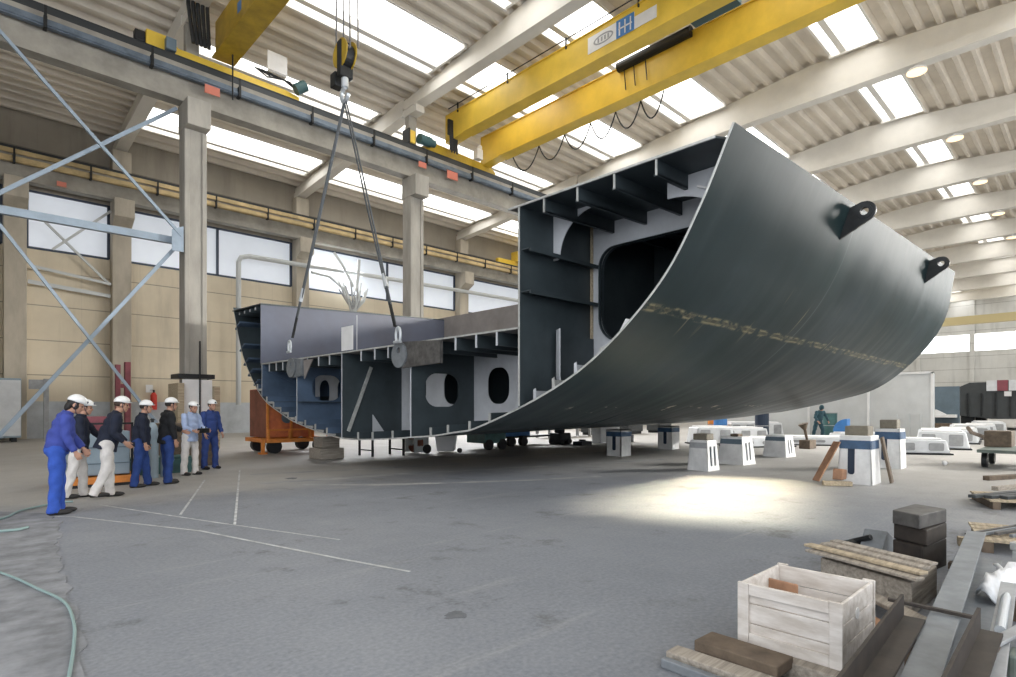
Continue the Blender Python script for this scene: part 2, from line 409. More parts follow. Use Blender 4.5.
# outer skin above the liner so nothing leaks in between ribs
ceil = struct('ceiling', mb, M['ceil'])
k = 0
for va, vb in SKY_V:
    for ua, ub in bays():
        if ua < 6: continue
        k += 1
        a, b = ua + .45, ub - .45
        if ua == U0: a = U0
        if ub == U1: b = U1
        fr = MB(); d = .30
        z0, z1 = zroof(va), zroof(vb)
        for (p, q, zz) in ((va, va + .10, z0), (vb - .10, vb, z1), (vb - .78, vb - .50, z1 + (z0 - z1) * .3)):
            fr.box(a, b, p, q, zz - .26, zz + .12)  # third bar leaves a narrow glowing pane strip imitating the lit curb
        for uu in (a, b - .12): fr.box(uu, uu + .12, va, vb, min(z0, z1) - .2, max(z0, z1) + .12)
        w = struct('window_%d' % k, fr, M['curb'])
        pn = MB(); pn.grid([[(a + .05, va + .05, z0 + .1), (b - .05, va + .05, z0 + .1)], [(a + .05, vb - .05, z1 + .1), (b - .05, vb - .05, z1 + .1)]])
        pn.build('pane', M['skylight'], w)
NWIN = k

# roof beams: flat soffit, ridged top, wider bottom flange
for u in BU:
    mb = MB()
    top = [(-4.6, zroof(-4.6) - .25), (10.5, zroof(10.5) - .25), (25.6, zroof(25.2) - .25)]
    mb.plate([(-4.6, 17.4), (25.6, 17.4)] + top[::-1], [], UF, u - .2, u + .2)
    mb.box(u - .30, u + .30, -4.6, 25.6, 17.15, 17.62)
    mb.box(u - .26, u + .26, 24.55, 25.85, 16.8, 17.16)
    mb.plate([(25.7, 17.1), (39.2, 16.2), (39.2, zroof(39.2) - .25), (25.7, zroof(25.7) - .25)], [], UF, u - .22, u + .22)
    mb.plate([(25.7, 16.9), (39.2, 16.0), (39.2, 16.35), (25.7, 17.3)], [], UF, u - .30, u + .30)
    o = struct('roof_beam', mb, M['beam'])
# columns of the middle row with a corbel for the runway
for u in BU[:6]:
    mb = MB(); c = mb
    c.box(u - .40, u + .40, VC - .35, VC + .35, 0, 13.5)
    for x in (-.40, .22): c.box(u + x, u + x + .18, VC - .40, VC - .35, 0, 12.4)
    c.box(u - .24, u + .24, VC + .02, VC + .38, 13.5, 16.8)
    c.box(u - .42, u + .42, VC - .85, VC + .40, 12.45, 13.5)
    struct('concrete_column', mb, M['col'], bevel=.03)
# wall pilasters
for u in [-3.5, 2.4] + BU[1:7]:
    mb = MB(); mb.box(u - .45, u + .45, VW - .75, VW - .02, 0, 15.95 if u != 2.4 else 13.2)
    mb.plate([(VW - 1.45, 12.1), (VW - 1.45, 13.1), (VW - .7, 13.1), (VW - .7, 11.7)], [], UF, u - .48, u + .48)
    struct('concrete_column', mb, M['wcol'], bevel=.03)

# left wall: base paint, concrete panels, glazed band, upper panels
mb = MB(); mb.box(U0, U1, VW, VW + .3, 1.95, 9.95); struct('wall_left', mb, M['wall'])
mb = MB(); mb.box(U0, U1, VW, VW + .3, 12.95, 17.3); struct('wall_left_upper', mb, M['wall_up'])
mb = MB(); mb.box(U0, U1, VW - .03, VW + .3, 0, 1.95); struct('baseboard_left', mb, M['wall_base'])
e = [U0, -3.5, 2.4] + BU[1:7] + [U1]
for a, b in zip(e, e[1:]):
    k += 1
    fr = MB(); a2, b2 = a + .5, b - .5
    fr.box(a2, b2, VW - .02, VW + .12, 9.90, 10.02); fr.box(a2, b2, VW - .02, VW + .12, 12.86, 12.96)
    nm = max(1, round((b2 - a2) / 6.2))
    for i in range(nm + 1):
        x = a2 + (b2 - a2) * i / nm; fr.box(x - .07, x + .07, VW - .02, VW + .12, 9.95, 12.95)
    w = struct('window_%d' % k, fr, M['frame_b'])
    pn = MB(); pn.box(a, b, VW + .1, VW + .14, 9.95, 12.95); pn.build('pane', M['winwhite'], w)
# end wall with its daylit window band
mb = MB(); mb.box(U1, U1 + .4, -14, VW, 0, 10.4); mb.box(U1, U1 + .4, -14, VW, 13.2, 19.3)
for yy in range(-14, 39, 7): mb.box(U1 - .35, U1 + .4, yy + .6, yy + 1.2, 0, 19.3)
struct('wall_end', mb, M['wall_end'])
for i, yy in enumerate(range(-14, 39, 7)):
    k += 1
    fr = MB(); y0, y1 = yy + 1.2, min(yy + 7.6, VW)
    for zz in (10.4, 13.1): fr.box(U1 - .05, U1 + .3, y0, y1, zz, zz + .1)
    w = struct('window_%d' % k, fr, M['curb']); pn = MB(); pn.box(U1 + .2, U1 + .25, y0, y1, 10.5, 13.1); pn.build('pane', M['daywin'], w)
# unseen right wall, glowing window band added to light the shell (near part open)
mb = MB(); mb.box(17, U1, -14.4, -14, 0, 8.6); mb.box(17, U1, -14.4, -14, 13.2, 17.2)
for uu in range(17, 115, 8): mb.box(uu, uu + .7, -14.3, -13.8, 0, 17.2)
struct('wall_right', mb, M['wall_end'])
for uu in range(17, 113, 8):
    k += 1; fr = MB()
    for zz in (8.6, 10.9, 13.1): fr.box(uu + .7, uu + 8, -14.15, -14.0, zz, zz + .1)
    w = struct('window_%d' % k, fr, M['curb']); pn = MB(); pn.box(uu + .7, uu + 8, -14.25, -14.2, 8.7, 13.1); pn.build('pane', M['daywin'], w)
# back wall well behind the camera
mb = MB(); mb.box(U0 - .3, U0, 12, VW, 0, 18.5); struct('wall_back', mb, M['wall_up'])

# crane runways: concrete girder with conductor rail, brackets and top rail
def runway(v, z0, z1, ua, ub, side, label, dirty):
    t = thing('crane_runway', label, 'crane rail', (ua, v, z0))
    g = MB(); g.plate([(v - .28, z0), (v + .28, z0), (v + .28, z1 - .35), (v + .42, z1 - .25), (v + .42, z1), (v - .42, z1), (v - .42, z1 - .25), (v - .28, z1 - .35)], [], UF, ua, ub)
    g.build('girder', M['rwy'], t)
    r_ = MB(); r_.box(ua, ub, v - .42, v - .10, z1, z1 + .05); r_.box(ua, ub, v - .40, v - .30, z1 + .05, z1 + .28); r_.box(ua, ub, v - .42, v - .20, z1 + .24, z1 + .28); r_.build('rail', M['railtop'], t)
    c = MB(); c.box(ua, ub, v - .62, v - .44, z1 - .55, z1 - .28); c.box(ua, ub, v - .66, v - .62, z1 - .5, z1 - .46); c.build('conductor_bar', M['rail'] if not dirty else M['yellowdirt'], t)
    if dirty:
        l = MB(); l.box(ua, ub, v - .5, v - .43, z1 - .1, z1 + .12); l.build('ledge', M['yellowdirt'], t)
    x = ua + 2
    while x < min(ub, ua + 62):
        b = MB(); b.box(x - .05, x + .05, v - .70, v - .42, z1 - .62, z1 - .22); b.box(x - .04, x + .04, v - .72, v - .68, z1 - .62, z1 + .12); b.build('bracket', M['dark'], t); x += 3.1
    return t
runway(VC, 13.5, 14.85, U0, U1, -1, 'grey concrete crane girder with blue rail running along the near column row', False)
rw2 = runway(VW - .95, 13.0, 14.3, U0, U1, -1, 'ochre stained crane girder running along the left wall', True)
for (u, w, lab) in ((7.45, .28, 'faded red plate on the crane girder above the column nearest the workers'), (17.5, .24, 'small red plate on the crane girder beside the second column'), (19.45, .36, 'larger red plate on the crane girder below the double girder crane')):
    mb = MB(); mb.box(u - w, u + w, VC - .73, VC - .69, 14.08 - w * .6, 14.08 + w * .6); tag(mb.build('warning_plate', M['red'], bevel=.01), lab, 'sign', 'red plates on the crane girder')
mb = MB(); mb.box(3.95, 4.35, VW - 1.72, VW - 1.69, 12.95, 13.2); tag(mb.build('warning_plate', M['red'], bevel=.01), 'faint red plate on the crane girder along the left wall', 'sign', 'red plates on the crane girder')

# steel cross bracing between a pale blue post and the first column
t = thing('cross_bracing', 'pale blue steel cross bracing left of the nearest column', 'bracing', (1.2, VC, 0))
p = MB(); p.box(.62, .92, VC - .15, VC + .15, 0, 13.47); p.build('post', M['brace'], t)
def brace(a, b, w=.10):
    m_ = MB(); m_.bar(a, b, .08, w); m_.build('brace', M['brace'], t)
brace((.9, VC - .45, 14.0), (6.45, VC - .45, 8.2)); brace((.9, VC + .08, 8.4), (6.4, VC + .08, 13.3), .13)
brace((.9, VC - .04, 8.0), (6.05, VC - .04, .5)); brace((6.45, VC + .08, 8.0), (.9, VC + .08, .3), .13)
s_ = MB(); s_.box(.77, 6.45, VC - .10, VC + .10, 7.96, 8.22); s_.build('strut', M['brace'], t)
g = MB(); g.plate([(6.1, 7.6), (6.5, 7.6), (6.5, 8.6), (6.1, 8.4)], [], VF, VC - .46, VC - .44); g.box(6.3, 6.5, VC - .44, VC + .1, 7.9, 8.1); g.build('gusset', M['brace'], t)
t = thing('cross_bracing', 'thin grey bracing against the left wall behind the blue bracing', 'bracing', (5, VW - .4, 0))
def brace2(a, b, w=.12):
    m_ = MB(); m_.bar(a, b, .08, w); m_.build('brace', M['pipe'], t)
brace2((3.6, VW - .5, 11.3), (6.45, VW - .5, 8.4)); brace2((3.9, VW - .62, 9.9), (6.45, VW - .62, 12.5)); brace2((2.9, VW - .5, 8.1), (6.45, VW - .5, 7.8), .2)
brace2((3.0, VW - .62, 8.9), (6.45, VW - .62, 8.45), .14)

# ----------------------------------------------------------------- cranes
def crane_double():
    t = thing('bridge_crane', 'yellow double girder bridge crane across the hall above the hull section', 'crane', (20.8, VC, 15.1))
    for u, (z0, z1) in ((19.75, (16.1, 17.45)), (22.3, (15.6, 17.1))):
        g = MB(); w = .30
        g.plate([(VC - .1, z0 - .1), (VC - .1, z1), (-3.5, z1), (-3.5, z0), (VC - 1.6, z0)], [], UF, u - w, u + w)
        for zz in (z0, z1 - .03): g.box(u - w - .06, u + w + .06, -3.5, VC - (1.6 if zz == z0 else .2), zz - .01, zz + .03)
        o = g.build('girder', M['yellow'], t)
        rr = MB(); rr.box(u - .05, u + .05, -3.5, VC - .3, z1 + .02, z1 + .10); rr.build('trolley_rail', M['dark'], o)
    c = MB(); c.plate([(18.1, 15.15), (23.0, 15.15), (23.0, 15.35), (22.6, 15.6), (18.7, 15.7), (18.1, 15.5)], [], VF, VC - .25, VC + .25); c.build('end_carriage', M['yellow2'], t)
    for u in (18.5, 22.5):
        w = MB(); w.cyl((u, VC - .08, 15.28), (u, VC + .08, 15.28), .16, n=20); w.build('wheel', M['dark'], t)
    m_ = MB(); m_.cyl((17.5, VC - .4, 15.55), (18.2, VC - .4, 15.55), .26, n=18); m_.cyl((18.2, VC - .4, 15.55), (18.5, VC - .4, 15.55), .18, n=12); m_.build('travel_motor', M['teal'], t, smooth=False)
    m_ = MB(); m_.box(16.95, 17.3, VC - .4, VC + .1, 15.2, 15.85); m_.build('buffer', M['yellow'], t, bevel=.04)
    m_ = MB(); m_.box(16.85, 16.95, VC - .45, VC + .15, 15.15, 15.9); m_.build('buffer_plate', M['black'], t, bevel=.03)
    f = MB()
    for i in range(6):
        x = 19.25 + i * .09; f.tube([(x, VC - .72, 16.9), (x + .02, VC - .76, 16.1), (x + .05, VC - .74, 15.4 - .1 * (i % 2))], .05, 6)
    f.box(19.15, 19.8, VC - .78, VC - .66, 16.2, 17.0); f.build('cable_bundle', M['black'], t)
    c = MB(); c.box(21.2, 21.6, VC - .75, VC - .4, 15.55, 16.1); c.ell((21.5, VC - .6, 16.25), .14); c.build('limit_switch', M['white'], t)
    # handrail wire with posts along the near girder
    h = MB(); h.tube([(19.42, VC - .4, 17.75), (19.42, 15, 17.72), (19.42, 5, 17.75)], .025, 6)
    for y in (24, 20.2, 16.5, 12.8): h.box(19.39, 19.45, y - .03, y + .03, 17.3, 17.8)
    h.build('cable_wire', M['dark'], t)
    # maker's plate
    s_ = MB(); s_.plate([(15.3, 16.52), (12.0, 16.52), (12.0, 17.0), (13.0, 17.0), (13.0, 17.2), (15.3, 17.2)], [], UF, 19.425, 19.44); pl = s_.build('sign_plate', M['white'], t)
    s_ = MB(); s_.box(19.418, 19.424, 13.0, 13.85, 16.5, 17.22); sq = s_.build('blue_square', M['blue'], t)
    s_ = MB()
    for (a, b, c_, d) in ((13.66, 13.73, 16.58, 17.12), (13.40, 13.46, 16.58, 17.12), (13.14, 13.2, 16.58, 17.12), (13.1, 13.75, 16.82, 16.88)): s_.box(19.414, 19.418, a, b, c_, d)
    s_.build('white_strokes', M['white'], t)
    s_ = MB(); s_.plate(arc(14.5, 16.86, .50, 0, 360, 24, .2)[:-1], [arc(14.5, 16.86, .43, 0, 360, 24, .14)[:-1]], UF, 19.418, 19.425)
    for y in (14.75, 14.58, 14.41, 14.25): s_.box(19.418, 19.425, y - .04, y + .04, 16.77, 16.95)
    s_.build('grey_oval_lettering', M['gtable'], t)
    # festoon cable and the dark cable chain on the far girder
    f = MB(); ys = [23.4, 21.4, 19.6, 17.9, 16.4, 15.0, 13.8]
    for a, b in zip(ys, ys[1:]):
        f.tube([(22.95, a + (b - a) * i / 10, 15.75 - 1.0 * (1 - (2 * i / 10 - 1) ** 2)) for i in range(11)], .035, 6)
    f.build('festoon_cable', M['dark'], t)
    f = MB(); f.box(22.85, 22.97, 12.5, 24, 15.78, 15.84); f.build('festoon_track', M['dark'], t)
    f = MB(); f.cyl((21.9, 15.5, 17.05), (21.9, 11.9, 17.05), .22, n=14); f.build('cable_drum', M['black'], t)
    f = MB()
    for y in (15.2, 14.7, 14.1): f.tube([(21.9, y, 17.0), (21.9, y - .1, 15.9)], .025, 5)
    f.build('hanging_cable', M['dark'], t)
    f = MB(); f.box(19.6, 22.8, 10.2, 12.2, 17.7, 18.2); f.cyl((20.0, 12.4, 18.0), (21.6, 12.4, 18.0), .28, n=16); f.build('trolley', M['teal'], t, bevel=.03)
    return t
crane_double()

t = thing('bridge_crane', 'old yellow bridge crane in the top left corner above the workers', 'crane', (8.6, VC, 15.1))
g = MB(); g.plate([(VC - .1, 15.75), (VC - .1, 17.2), (-3.5, 17.2), (-3.5, 15.75)], [], UF, 7.75, 8.35); g.box(7.62, 8.48, -3.5, VC - .1, 15.7, 15.76); g.build('girder', M['yellow2'], t)
g = MB(); g.box(7.745, 7.75, 22.2, 22.6, 16.3, 16.7); g.build('blue_sticker', M['blue'], t)
g = MB(); g.plate([(5.3, 15.16), (11.2, 15.16), (11.2, 15.40), (10.6, 15.5), (6.4, 15.5), (6.0, 15.8), (5.3, 15.8)], [], VF, VC - .22, VC + .22); g.build('end_carriage', M['yellow'], t, bevel=.03)
for u in (5.7, 10.7):
    w = MB(); w.cyl((u, VC - .08, 15.3), (u, VC + .08, 15.3), .17, n=20); w.build('wheel', M['dark'], t)
g = MB(); g.cyl((10.9, VC - .5, 15.5), (11.3, VC - .6, 15.8), .24, n=18); g.build('travel_motor', M['teal'], t)
g = MB(); g.box(4.95, 5.3, VC - .15, VC + .15, 15.3, 15.7); g.build('buffer', M['black'], t, bevel=.04)
g = MB(); g.box(5.9, 6.25, VC - .5, VC - .22, 15.2, 15.65); g.build('switch_box', M['slate'], t, bevel=.02)
g = MB(); g.box(9.75, 10.6, VC - .35, VC - .3, 16.05, 16.85); g.box(9.8, 10.6, VC - .3, VC - .1, 16.0, 16.05); g.build('white_cabinet', M['white'], t)
g = MB()
for i in range(4): g.tube([(9.2 + .1 * i, VC - .35, 15.9), (9.7 + .2 * i, VC - .45, 15.62 + .05 * i), (10.4 + .1 * i, VC - .4, 15.8), (10.9, VC - .4, 15.6)], .03, 6)
g.build('loose_cable', M['dark'], t)
g = MB()
for i in range(5): g.tube([(6.55 + .17 * i, VC - .9 - .1 * (i % 2), 19 - .1 * i), (6.55 + .17 * i, VC - .85, 17.0), (6.75 + .14 * i, VC - .8, 15.6)], .07, 6)
g.build('hanging_cable_bundle', M['black'], t)
g = MB(); g.tube([(8.15, VC - .9, 17), (8.15, VC - .9, 13.9)], .03, 6); g.build('control_cable', M['dark'], t)

t = thing('bridge_crane', 'yellow crane end in the side bay seen past the corner of the hull section', 'crane', (37, 38, 14.6))
g = MB(); g.plate([(38.3, 15.0), (38.3, 15.9), (30, 15.9), (30, 15.0)], [], UF, 37.3, 38.0); g.build('girder', M['yellow'], t)
g = MB(); g.box(35.3, 40, 37.85, 38.25, 14.62, 15.05); g.build('end_carriage', M['yellow'], t, bevel=.03)
t = thing('bridge_crane', 'distant yellow bridge crane above the end wall windows', 'crane', (100, 0, 13.4))
g = MB(); g.box(99.6, 100.4, -4, 24.5, 13.0, 14.1); g.build('girder', M['hazeyellow'], t); g = MB(); g.box(97.5, 102.5, 24.1, 24.5, 13.2, 13.7); g.build('end_carriage', M['yellow2'], t)

# hook block, ropes and slings
HK = Vector((8.0, 14.9, 10.75))
t = thing('hook_block', 'yellow and black crane hook block hanging over the left half of the hull section', 'hook', HK)
g = MB(); g.plate(arc(14.9, 11.5, .40, 0, 360, 24)[:-1], [], UF, 7.84, 7.87); g.plate(arc(14.9, 11.5, .40, 0, 360, 24)[:-1], [], UF, 8.13, 8.16); g.build('sheave_guard', M['yellow2'], t)
g = MB(); g.box(7.80, 8.20, 14.79, 15.01, 10.85, 11.85); g.build('housing', M['dark'], t, bevel=.03)
g = MB(); g.cyl((7.88, 14.9, 11.45), (8.12, 14.9, 11.45), .33, n=24); g.build('sheave', M['dark'], t)
g = MB(); g.cyl((8, 14.9, 10.85), (8, 14.9, 10.6), .1, n=12); g.tube([(8, 14.9 + .18 * math.sin(a), 10.40 + .2 * math.cos(a)) for a in [R(x) for x in range(0, 280, 20)]], .065, 8); g.build('hook', M['shackle'], t)
g = MB(); g.box(7.85, 8.15, 15.2, 15.5, 10.75, 11.15); g.build('weight', M['dark'], t, bevel=.03)
for dy, dx in ((.36, -.06), (.24, .1), (-.36, -.06), (-.50, .1)):
    g = MB(); g.cyl((8 + dx, 14.9 + dy * 1.1, 11.5), (8 + dx, 14.9 + dy, 15.68), .022, n=6); g.build('wire_rope', M['rope'], t)
for (end, lab) in (((7.30, 16.95, 3.3), 'wire sling from the hook down to the left lifting lug'), ((7.30, 11.15, 3.12), 'wire sling from the hook down to the right lifting lug')):
    e = Vector(end); t = thing('wire_sling', lab, 'sling', end, group='slings holding the hull section')
    top = Vector((8.0, 14.9, 10.25)); d = (top - e).normalized()
    for off in (-.05, .05):
        g = MB(); g.tube([top + Vector((0, off, 0)), top.lerp(e, .5) + Vector((0, off * 1.2, -.02)), e + d * 1.0 + Vector((0, off * .6, 0))], .026, 6); g.build('wire', M['sling'], t)
    g = MB(); g.tube([e + d * 1.9, e + d * 1.5], [.05, .065], 8); g.build('ferrule', M['shackle'], t)
    g = MB(); g.tube([e + d * 1.05, e + d * .4], .04, 8); g.build('turnbuckle', M['dark'], t)
    g = MB(); sd = Vector((0, 1, 0))
    g.tube([e + Vector((0, .09 * math.cos(R(a)), .12 + .18 * math.sin(R(a)))) for a in range(-60, 241, 25)], .032, 8)
    g.cyl(e + Vector((-.02, -.13, -.03)), e + Vector((-.02, .13, -.03)), .035, n=10); g.build('shackle', M['shackle'], t)

# ceiling lamps
def lampthing(u, lab):
    z = 17.15; t = thing('ceiling_lamp', lab, 'lamp', (u, 6.1, z), group='round lamps under the roof beams')
    g = MB(); g.tube([(u, 6.1, z - .26), (u, 6.1, z - .14), (u, 6.1, z - .06), (u, 6.1, z)], [.42, .36, .15, .12], 24); g.build('reflector', M['white'], t)
    g = MB(); g.cyl((u, 6.1, z - .29), (u, 6.1, z - .265), .39, n=24); g.build('lens', M['lamp'], t)
for u, lab in ((BU[3], 'nearest and largest of the round lamps under the roof beams, at upper right'), (BU[4], 'second nearest round lamp under the roof beams'), (BU[5], 'third round lamp under the roof beams counted from the nearest'),
               (BU[6], 'fourth round lamp under the roof beams counted from the nearest'), (BU[7], 'farthest round lamp under the roof beams')):
    lampthing(u, lab)

# ================================================================= THE HULL SECTION
H = thing('hull_section', 'huge dark green steel ship hull section hanging from the crane above the floor', 'ship section', (HU0, 13.0, .7))
# curved shell plate: outer skin, inner skin, bright ground edges
def shell_mesh():
    vs, fs, fm, uvs = [], [], [], []
    nu = 36; n = len(SECF); th = .035
    def inset(S):
        out = []
        for i, (v, z) in enumerate(S):
            a, b = S[max(0, i - 1)], S[min(n - 1, i + 1)]; dx, dz_ = b[0] - a[0], b[1] - a[1]; L = math.hypot(dx, dz_)
            out.append((v + dz_ / L * th, z - dx / L * th))      # inward: up and towards the middle
        return out
    for sh in (0, 1):
        for j in range(nu + 1):
            u = HU0 + (HU1 - HU0) * j / nu
            for i, (v, z) in enumerate(inset(secu(u)) if sh else secu(u)): vs.append((u, v, z)); uvs.append((SFR[i], u - HU0))
    o = n * (nu + 1)
    for j in range(nu):
        for i in range(n - 1):
            a = j * n + i; fs.append((a, a + 1, a + n + 1, a + n)); fm.append(0)
            fs.append((o + a, o + a + n, o + a + n + 1, o + a + 1)); fm.append(1)
        for i in (0, n - 1):
            a = j * n + i; fs.append((a, a + n, o + a + n, o + a)); fm.append(2)
    for j in (0, nu):
        for i in range(n - 1):
            a = j * n + i; fs.append((a, a + 1, o + a + 1, o + a)); fm.append(2)
    inv = WM[H.name].inverted()
    me = bpy.data.meshes.new('shell_plate'); me.from_pydata([tuple(inv @ Vector(p)) for p in vs], [], fs)
    for m_ in (M['shell'], M['h_dark'], M['edge']): me.materials.append(m_)
    me.polygons.foreach_set('material_index', fm); me.polygons.foreach_set('use_smooth', [k_ < 2 for k_ in fm])
    ul = me.uv_layers.new(name='UVMap')
    for l in me.loops: ul.data[l.index].uv = uvs[l.vertex_index]
    bm = bmesh.new(); bm.from_mesh(me); bmesh.ops.recalc_face_normals(bm, faces=bm.faces)
    for e_ in bm.edges:
        if len({f.material_index for f in e_.link_faces}) > 1: e_.smooth = False
    bm.to_mesh(me); bm.free()
    return me
o = bpy.data.objects.new('shell_plate', shell_mesh()); COL.objects.link(o); o.parent = H; WM[o.name] = WM[H.name]
WB, UB = 7.49, 15.2         # near wing bulkhead, hold bulkhead
G = [19.59, 16.89, 14.13, 10.94]
TT = 3.05                   # tank top
def part(name, mb, m, par=H, **k): return mb.build(name, m, par, **k)
# near side wing: deck, longitudinal bulkhead, stiffeners, web frames
DZ = 5.27
def dz(u): return rise(u, DZ) + .0
mb = MB(); vs = [(u, v, rise(u, DZ) + t) for t in (0, .03) for u, v in ((HU0, WB + .25), (HU0, 3.72), (HU0 + .35, 3.52), (HU1 - .1, 3.52), (HU1 - .1, WB + .25))]
mb.add(vs, [(0, 1, 2, 3, 4), (9, 8, 7, 6, 5)] + [(i, (i + 1) % 5, 5 + (i + 1) % 5, 5 + i) for i in range(5)]); part('side_deck', mb, M['h_dark'])
mb = MB(); mb.bar((HU0 - .01, WB + .28, DZ + .015), (HU0 - .01, 3.72, DZ + .015), .03, .035); part('deck_edge', mb, M['edge'])
for v in (6.88, 6.13, 5.39, 4.64):
    mb = MB(); u1 = 9.55
    mb.bar((HU0 + .02, v, DZ - .11), (HU1 - .2, v, dz(HU1 - .2) - .11), .02, .24); mb.bar((HU0 + .02, v + .02, DZ - .225), (HU1 - .2, v + .02, dz(HU1 - .2) - .225), .06, .035)
    s_ = part('deck_stiffener', mb, M['h_dark'])
    mb = MB(); mb.box(HU0 - .005, HU0 + .02, v - .014, v + .014, DZ - .24, DZ - .0); part('stiffener_end', mb, M['edge'], s_)
zb = shell_z(WB)
mb = MB(); mb.plate([(HU0, zb + .02), (HU0, DZ), (HU1 - .1, dz(HU1 - .1)), (HU1 - .1, shell_z(WB, HU1 - .1) + .02)], [], VF, WB - .02, WB + .02); part('wing_bulkhead', mb, M['h_dark'])
mb = MB(); mb.bar((HU0 - .004, WB, zb + .05), (HU0 - .004, WB, DZ), .04, .012, (1, 0, 0)); part('bulkhead_edge', mb, M['edge'])
for z in (4.49, 3.72):
    mb = MB(); mb.bar((HU0 + .03, WB - .13, z), (9.75, WB - .13, z), .24, .02); mb.bar((HU0 + .03, WB - .245, z - .02), (9.75, WB - .245, z - .02), .03, .07); part('bulkhead_stiffener', mb, M['h_dark'])
# bracket with a bright flange standing against the bulkhead
zl = shell_z(WB - .3)
mb = MB(); mb.plate([(8.43, zl + .45), (8.43, 3.02), (9.59, 3.02), (9.59, zl + .3), (8.8, zl + .25)], [], VF, WB - .10, WB - .08); part('bilge_bracket', mb, M['h_dark'])
mb = MB(); mb.grid([[(8.30, WB - .30, z_), (8.43, WB - .10, z_)] for z_ in (3.1, 2.9, 2.4, 2.2)] + [[(8.34, WB - .30, 2.0), (8.5, WB - .1, 2.0)], [(8.5, WB - .3, 1.85), (8.7, WB - .1, 1.86)]])
o = part('bracket_flange', mb, M['h_light']); o.modifiers.new('thick', 'SOLIDIFY').thickness = .02
# web frame with the big rounded opening
def frame(u, hole, m, corner=False):
    pr = [(v, z + .02) for v, z in secu(u) if 3.55 < v < WB]
    outer = [(WB, dz(u)), (WB, shell_z(WB, u) + .02)] + pr + [(3.55, dz(u))]
    mb = MB(); mb.plate(outer, hole, UF, u - .012, u + .012); return mb
hole = arc(6.82, 4.44, .38, 0, 90, 7) + arc(4.95, 4.60, .22, 90, 180, 5) + [(4.72, 4.35), (4.95, 3.85), (5.35, 3.32), (5.75, 3.02), (6.1, 2.9)] + arc(6.72, 3.42, .48, 270, 360, 7)
mb = frame(9.59, [hole], None); wf = part('web_frame', mb, M['h_light'])
cen = (5.85, 3.9)
mb = MB(); hh = [(a, b) for a, b in hole]; big = [(cen[0] + (a - cen[0]) * 1.012, cen[1] + (b - cen[1]) * 1.012) for a, b in hh]
mb.plate(big, [hh], UF, 9.50, 9.68); part('opening_flange', mb, M['h_dark'], wf)
mb = MB(); mb.bar((9.56, WB - .06, shell_z(WB, 9.6) + .05), (9.56, WB - .06, dz(9.6)), .06, .03, (1, 0, 0)); part('weld_strip', mb, M['wood_y'], wf)
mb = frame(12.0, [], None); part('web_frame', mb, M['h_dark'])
# corner brackets of the nearer frame
u = 8.43; zt = dz(u)
mb = MB(); mb.plate([(WB, zt), (6.45, zt)] + [(6.45 + .86 * math.sin(R(a)), zt - .03 - .80 * (1 - math.cos(R(a)))) for a in range(6, 91, 7)] + [(WB - .12, zt - .86), (WB, zt - .86)], [], UF, u - .012, u + .012); part('corner_bracket', mb, M['h_light'])
mb = MB(); mb.plate([(3.62, zt), (5.0, zt - .02)] + [(5.0 - .95 * math.sin(R(a)), zt - .30 - .62 * (1 - math.cos(R(a)))) for a in range(0, 91, 9)] + [(4.02, zt - .92)], [], UF, u - .012, u + .012); cb = part('corner_bracket', mb, M['h_light'])
for (a, b) in ((4.45, 5.05), ):
    mb = MB(); mb.bar((8.38, a, b), (8.38, a - .22, b - .1), .05, .03); part('clip', mb, M['white'], cb)
# small pieces standing on the inside of the shell along the near edge
mb = MB(); mb.plate([(5.90, 2.95), (5.78, 3.14), (5.62, 3.10), (5.30, 3.48), (5.18, 3.42), (5.08, 3.62), (4.95, 3.55), (4.9, 3.2), (5.5, 2.66)], [], UF, 8.38, 8.41); part('shell_bracket', mb, M['white'])  # white colour puts sunlight on this bracket
mb = MB(); mb.plate([(6.05, 2.3), (6.05, 2.62), (5.92, 2.66), (5.88, 2.4)], [], UF, 8.0, 8.03); part('shell_bracket', mb, M['edge'])
for v in (7.2, 6.75, 6.25):
    z_ = shell_z(v); mb = MB(); mb.plate([(v + .05, z_ + .02), (v + .05, z_ + .24), (v, z_ + .27), (v - .03, z_ + .05)], [], UF, 7.62, 7.64); mb.bar((7.63, v, z_ + .12), (8.6, v, z_ + .12), .02, .2); part('shell_stiffener', mb, M['edge'] if v == 6.75 else M['h_light'])
# hold: tank top with its stiffeners, hold bulkhead, far wing
mb = MB(); mb.box(HU0, UB, WB, 19.62, TT, TT + .03); part('tank_top', mb, M['h_brown'])
mb = MB(); mb.bar((HU0 - .004, WB, TT + .015), (HU0 - .004, 19.6, TT + .015), .012, .035); part('tank_top_edge', mb, M['edge'])
for v in (19.0, 18.45, 17.95, 16.2, 15.5, 14.85, 13.15, 12.5, 11.9, 10.1, 9.35, 8.7, 8.1):
    mb = MB(); mb.box(HU0 + .02, 9.36, v - .012, v + .012, TT - .24, TT); mb.box(HU0 + .02, 9.36, v - .03, v + .03, TT - .26, TT - .235); s_ = part('tank_top_stiffener', mb, M['h_dark'])
    mb = MB(); mb.box(HU0, HU0 + .02, v - .02, v + .02, TT - .26, TT); part('stiffener_end', mb, M['h_light'], s_)
mb = MB(); mb.box(UB, UB + .04, WB, 21.1, TT, 5.45); part('hold_bulkhead', mb, M['h_brown'])
GV = 19.72
mb = MB(); mb.plate([(HU0, TT - .02), (HU0, 5.05), (UB + 6, 5.55), (UB + 6, TT)], [], VF, GV - .02, GV + .02); fw = part('wing_bulkhead', mb, M['h_mid'])
mb = MB(); mb.box(HU0 + 3.55, HU0 + 3.58, GV - .035, GV - .02, TT, 5.1); part('weld_seam', mb, M['h_light'], fw)
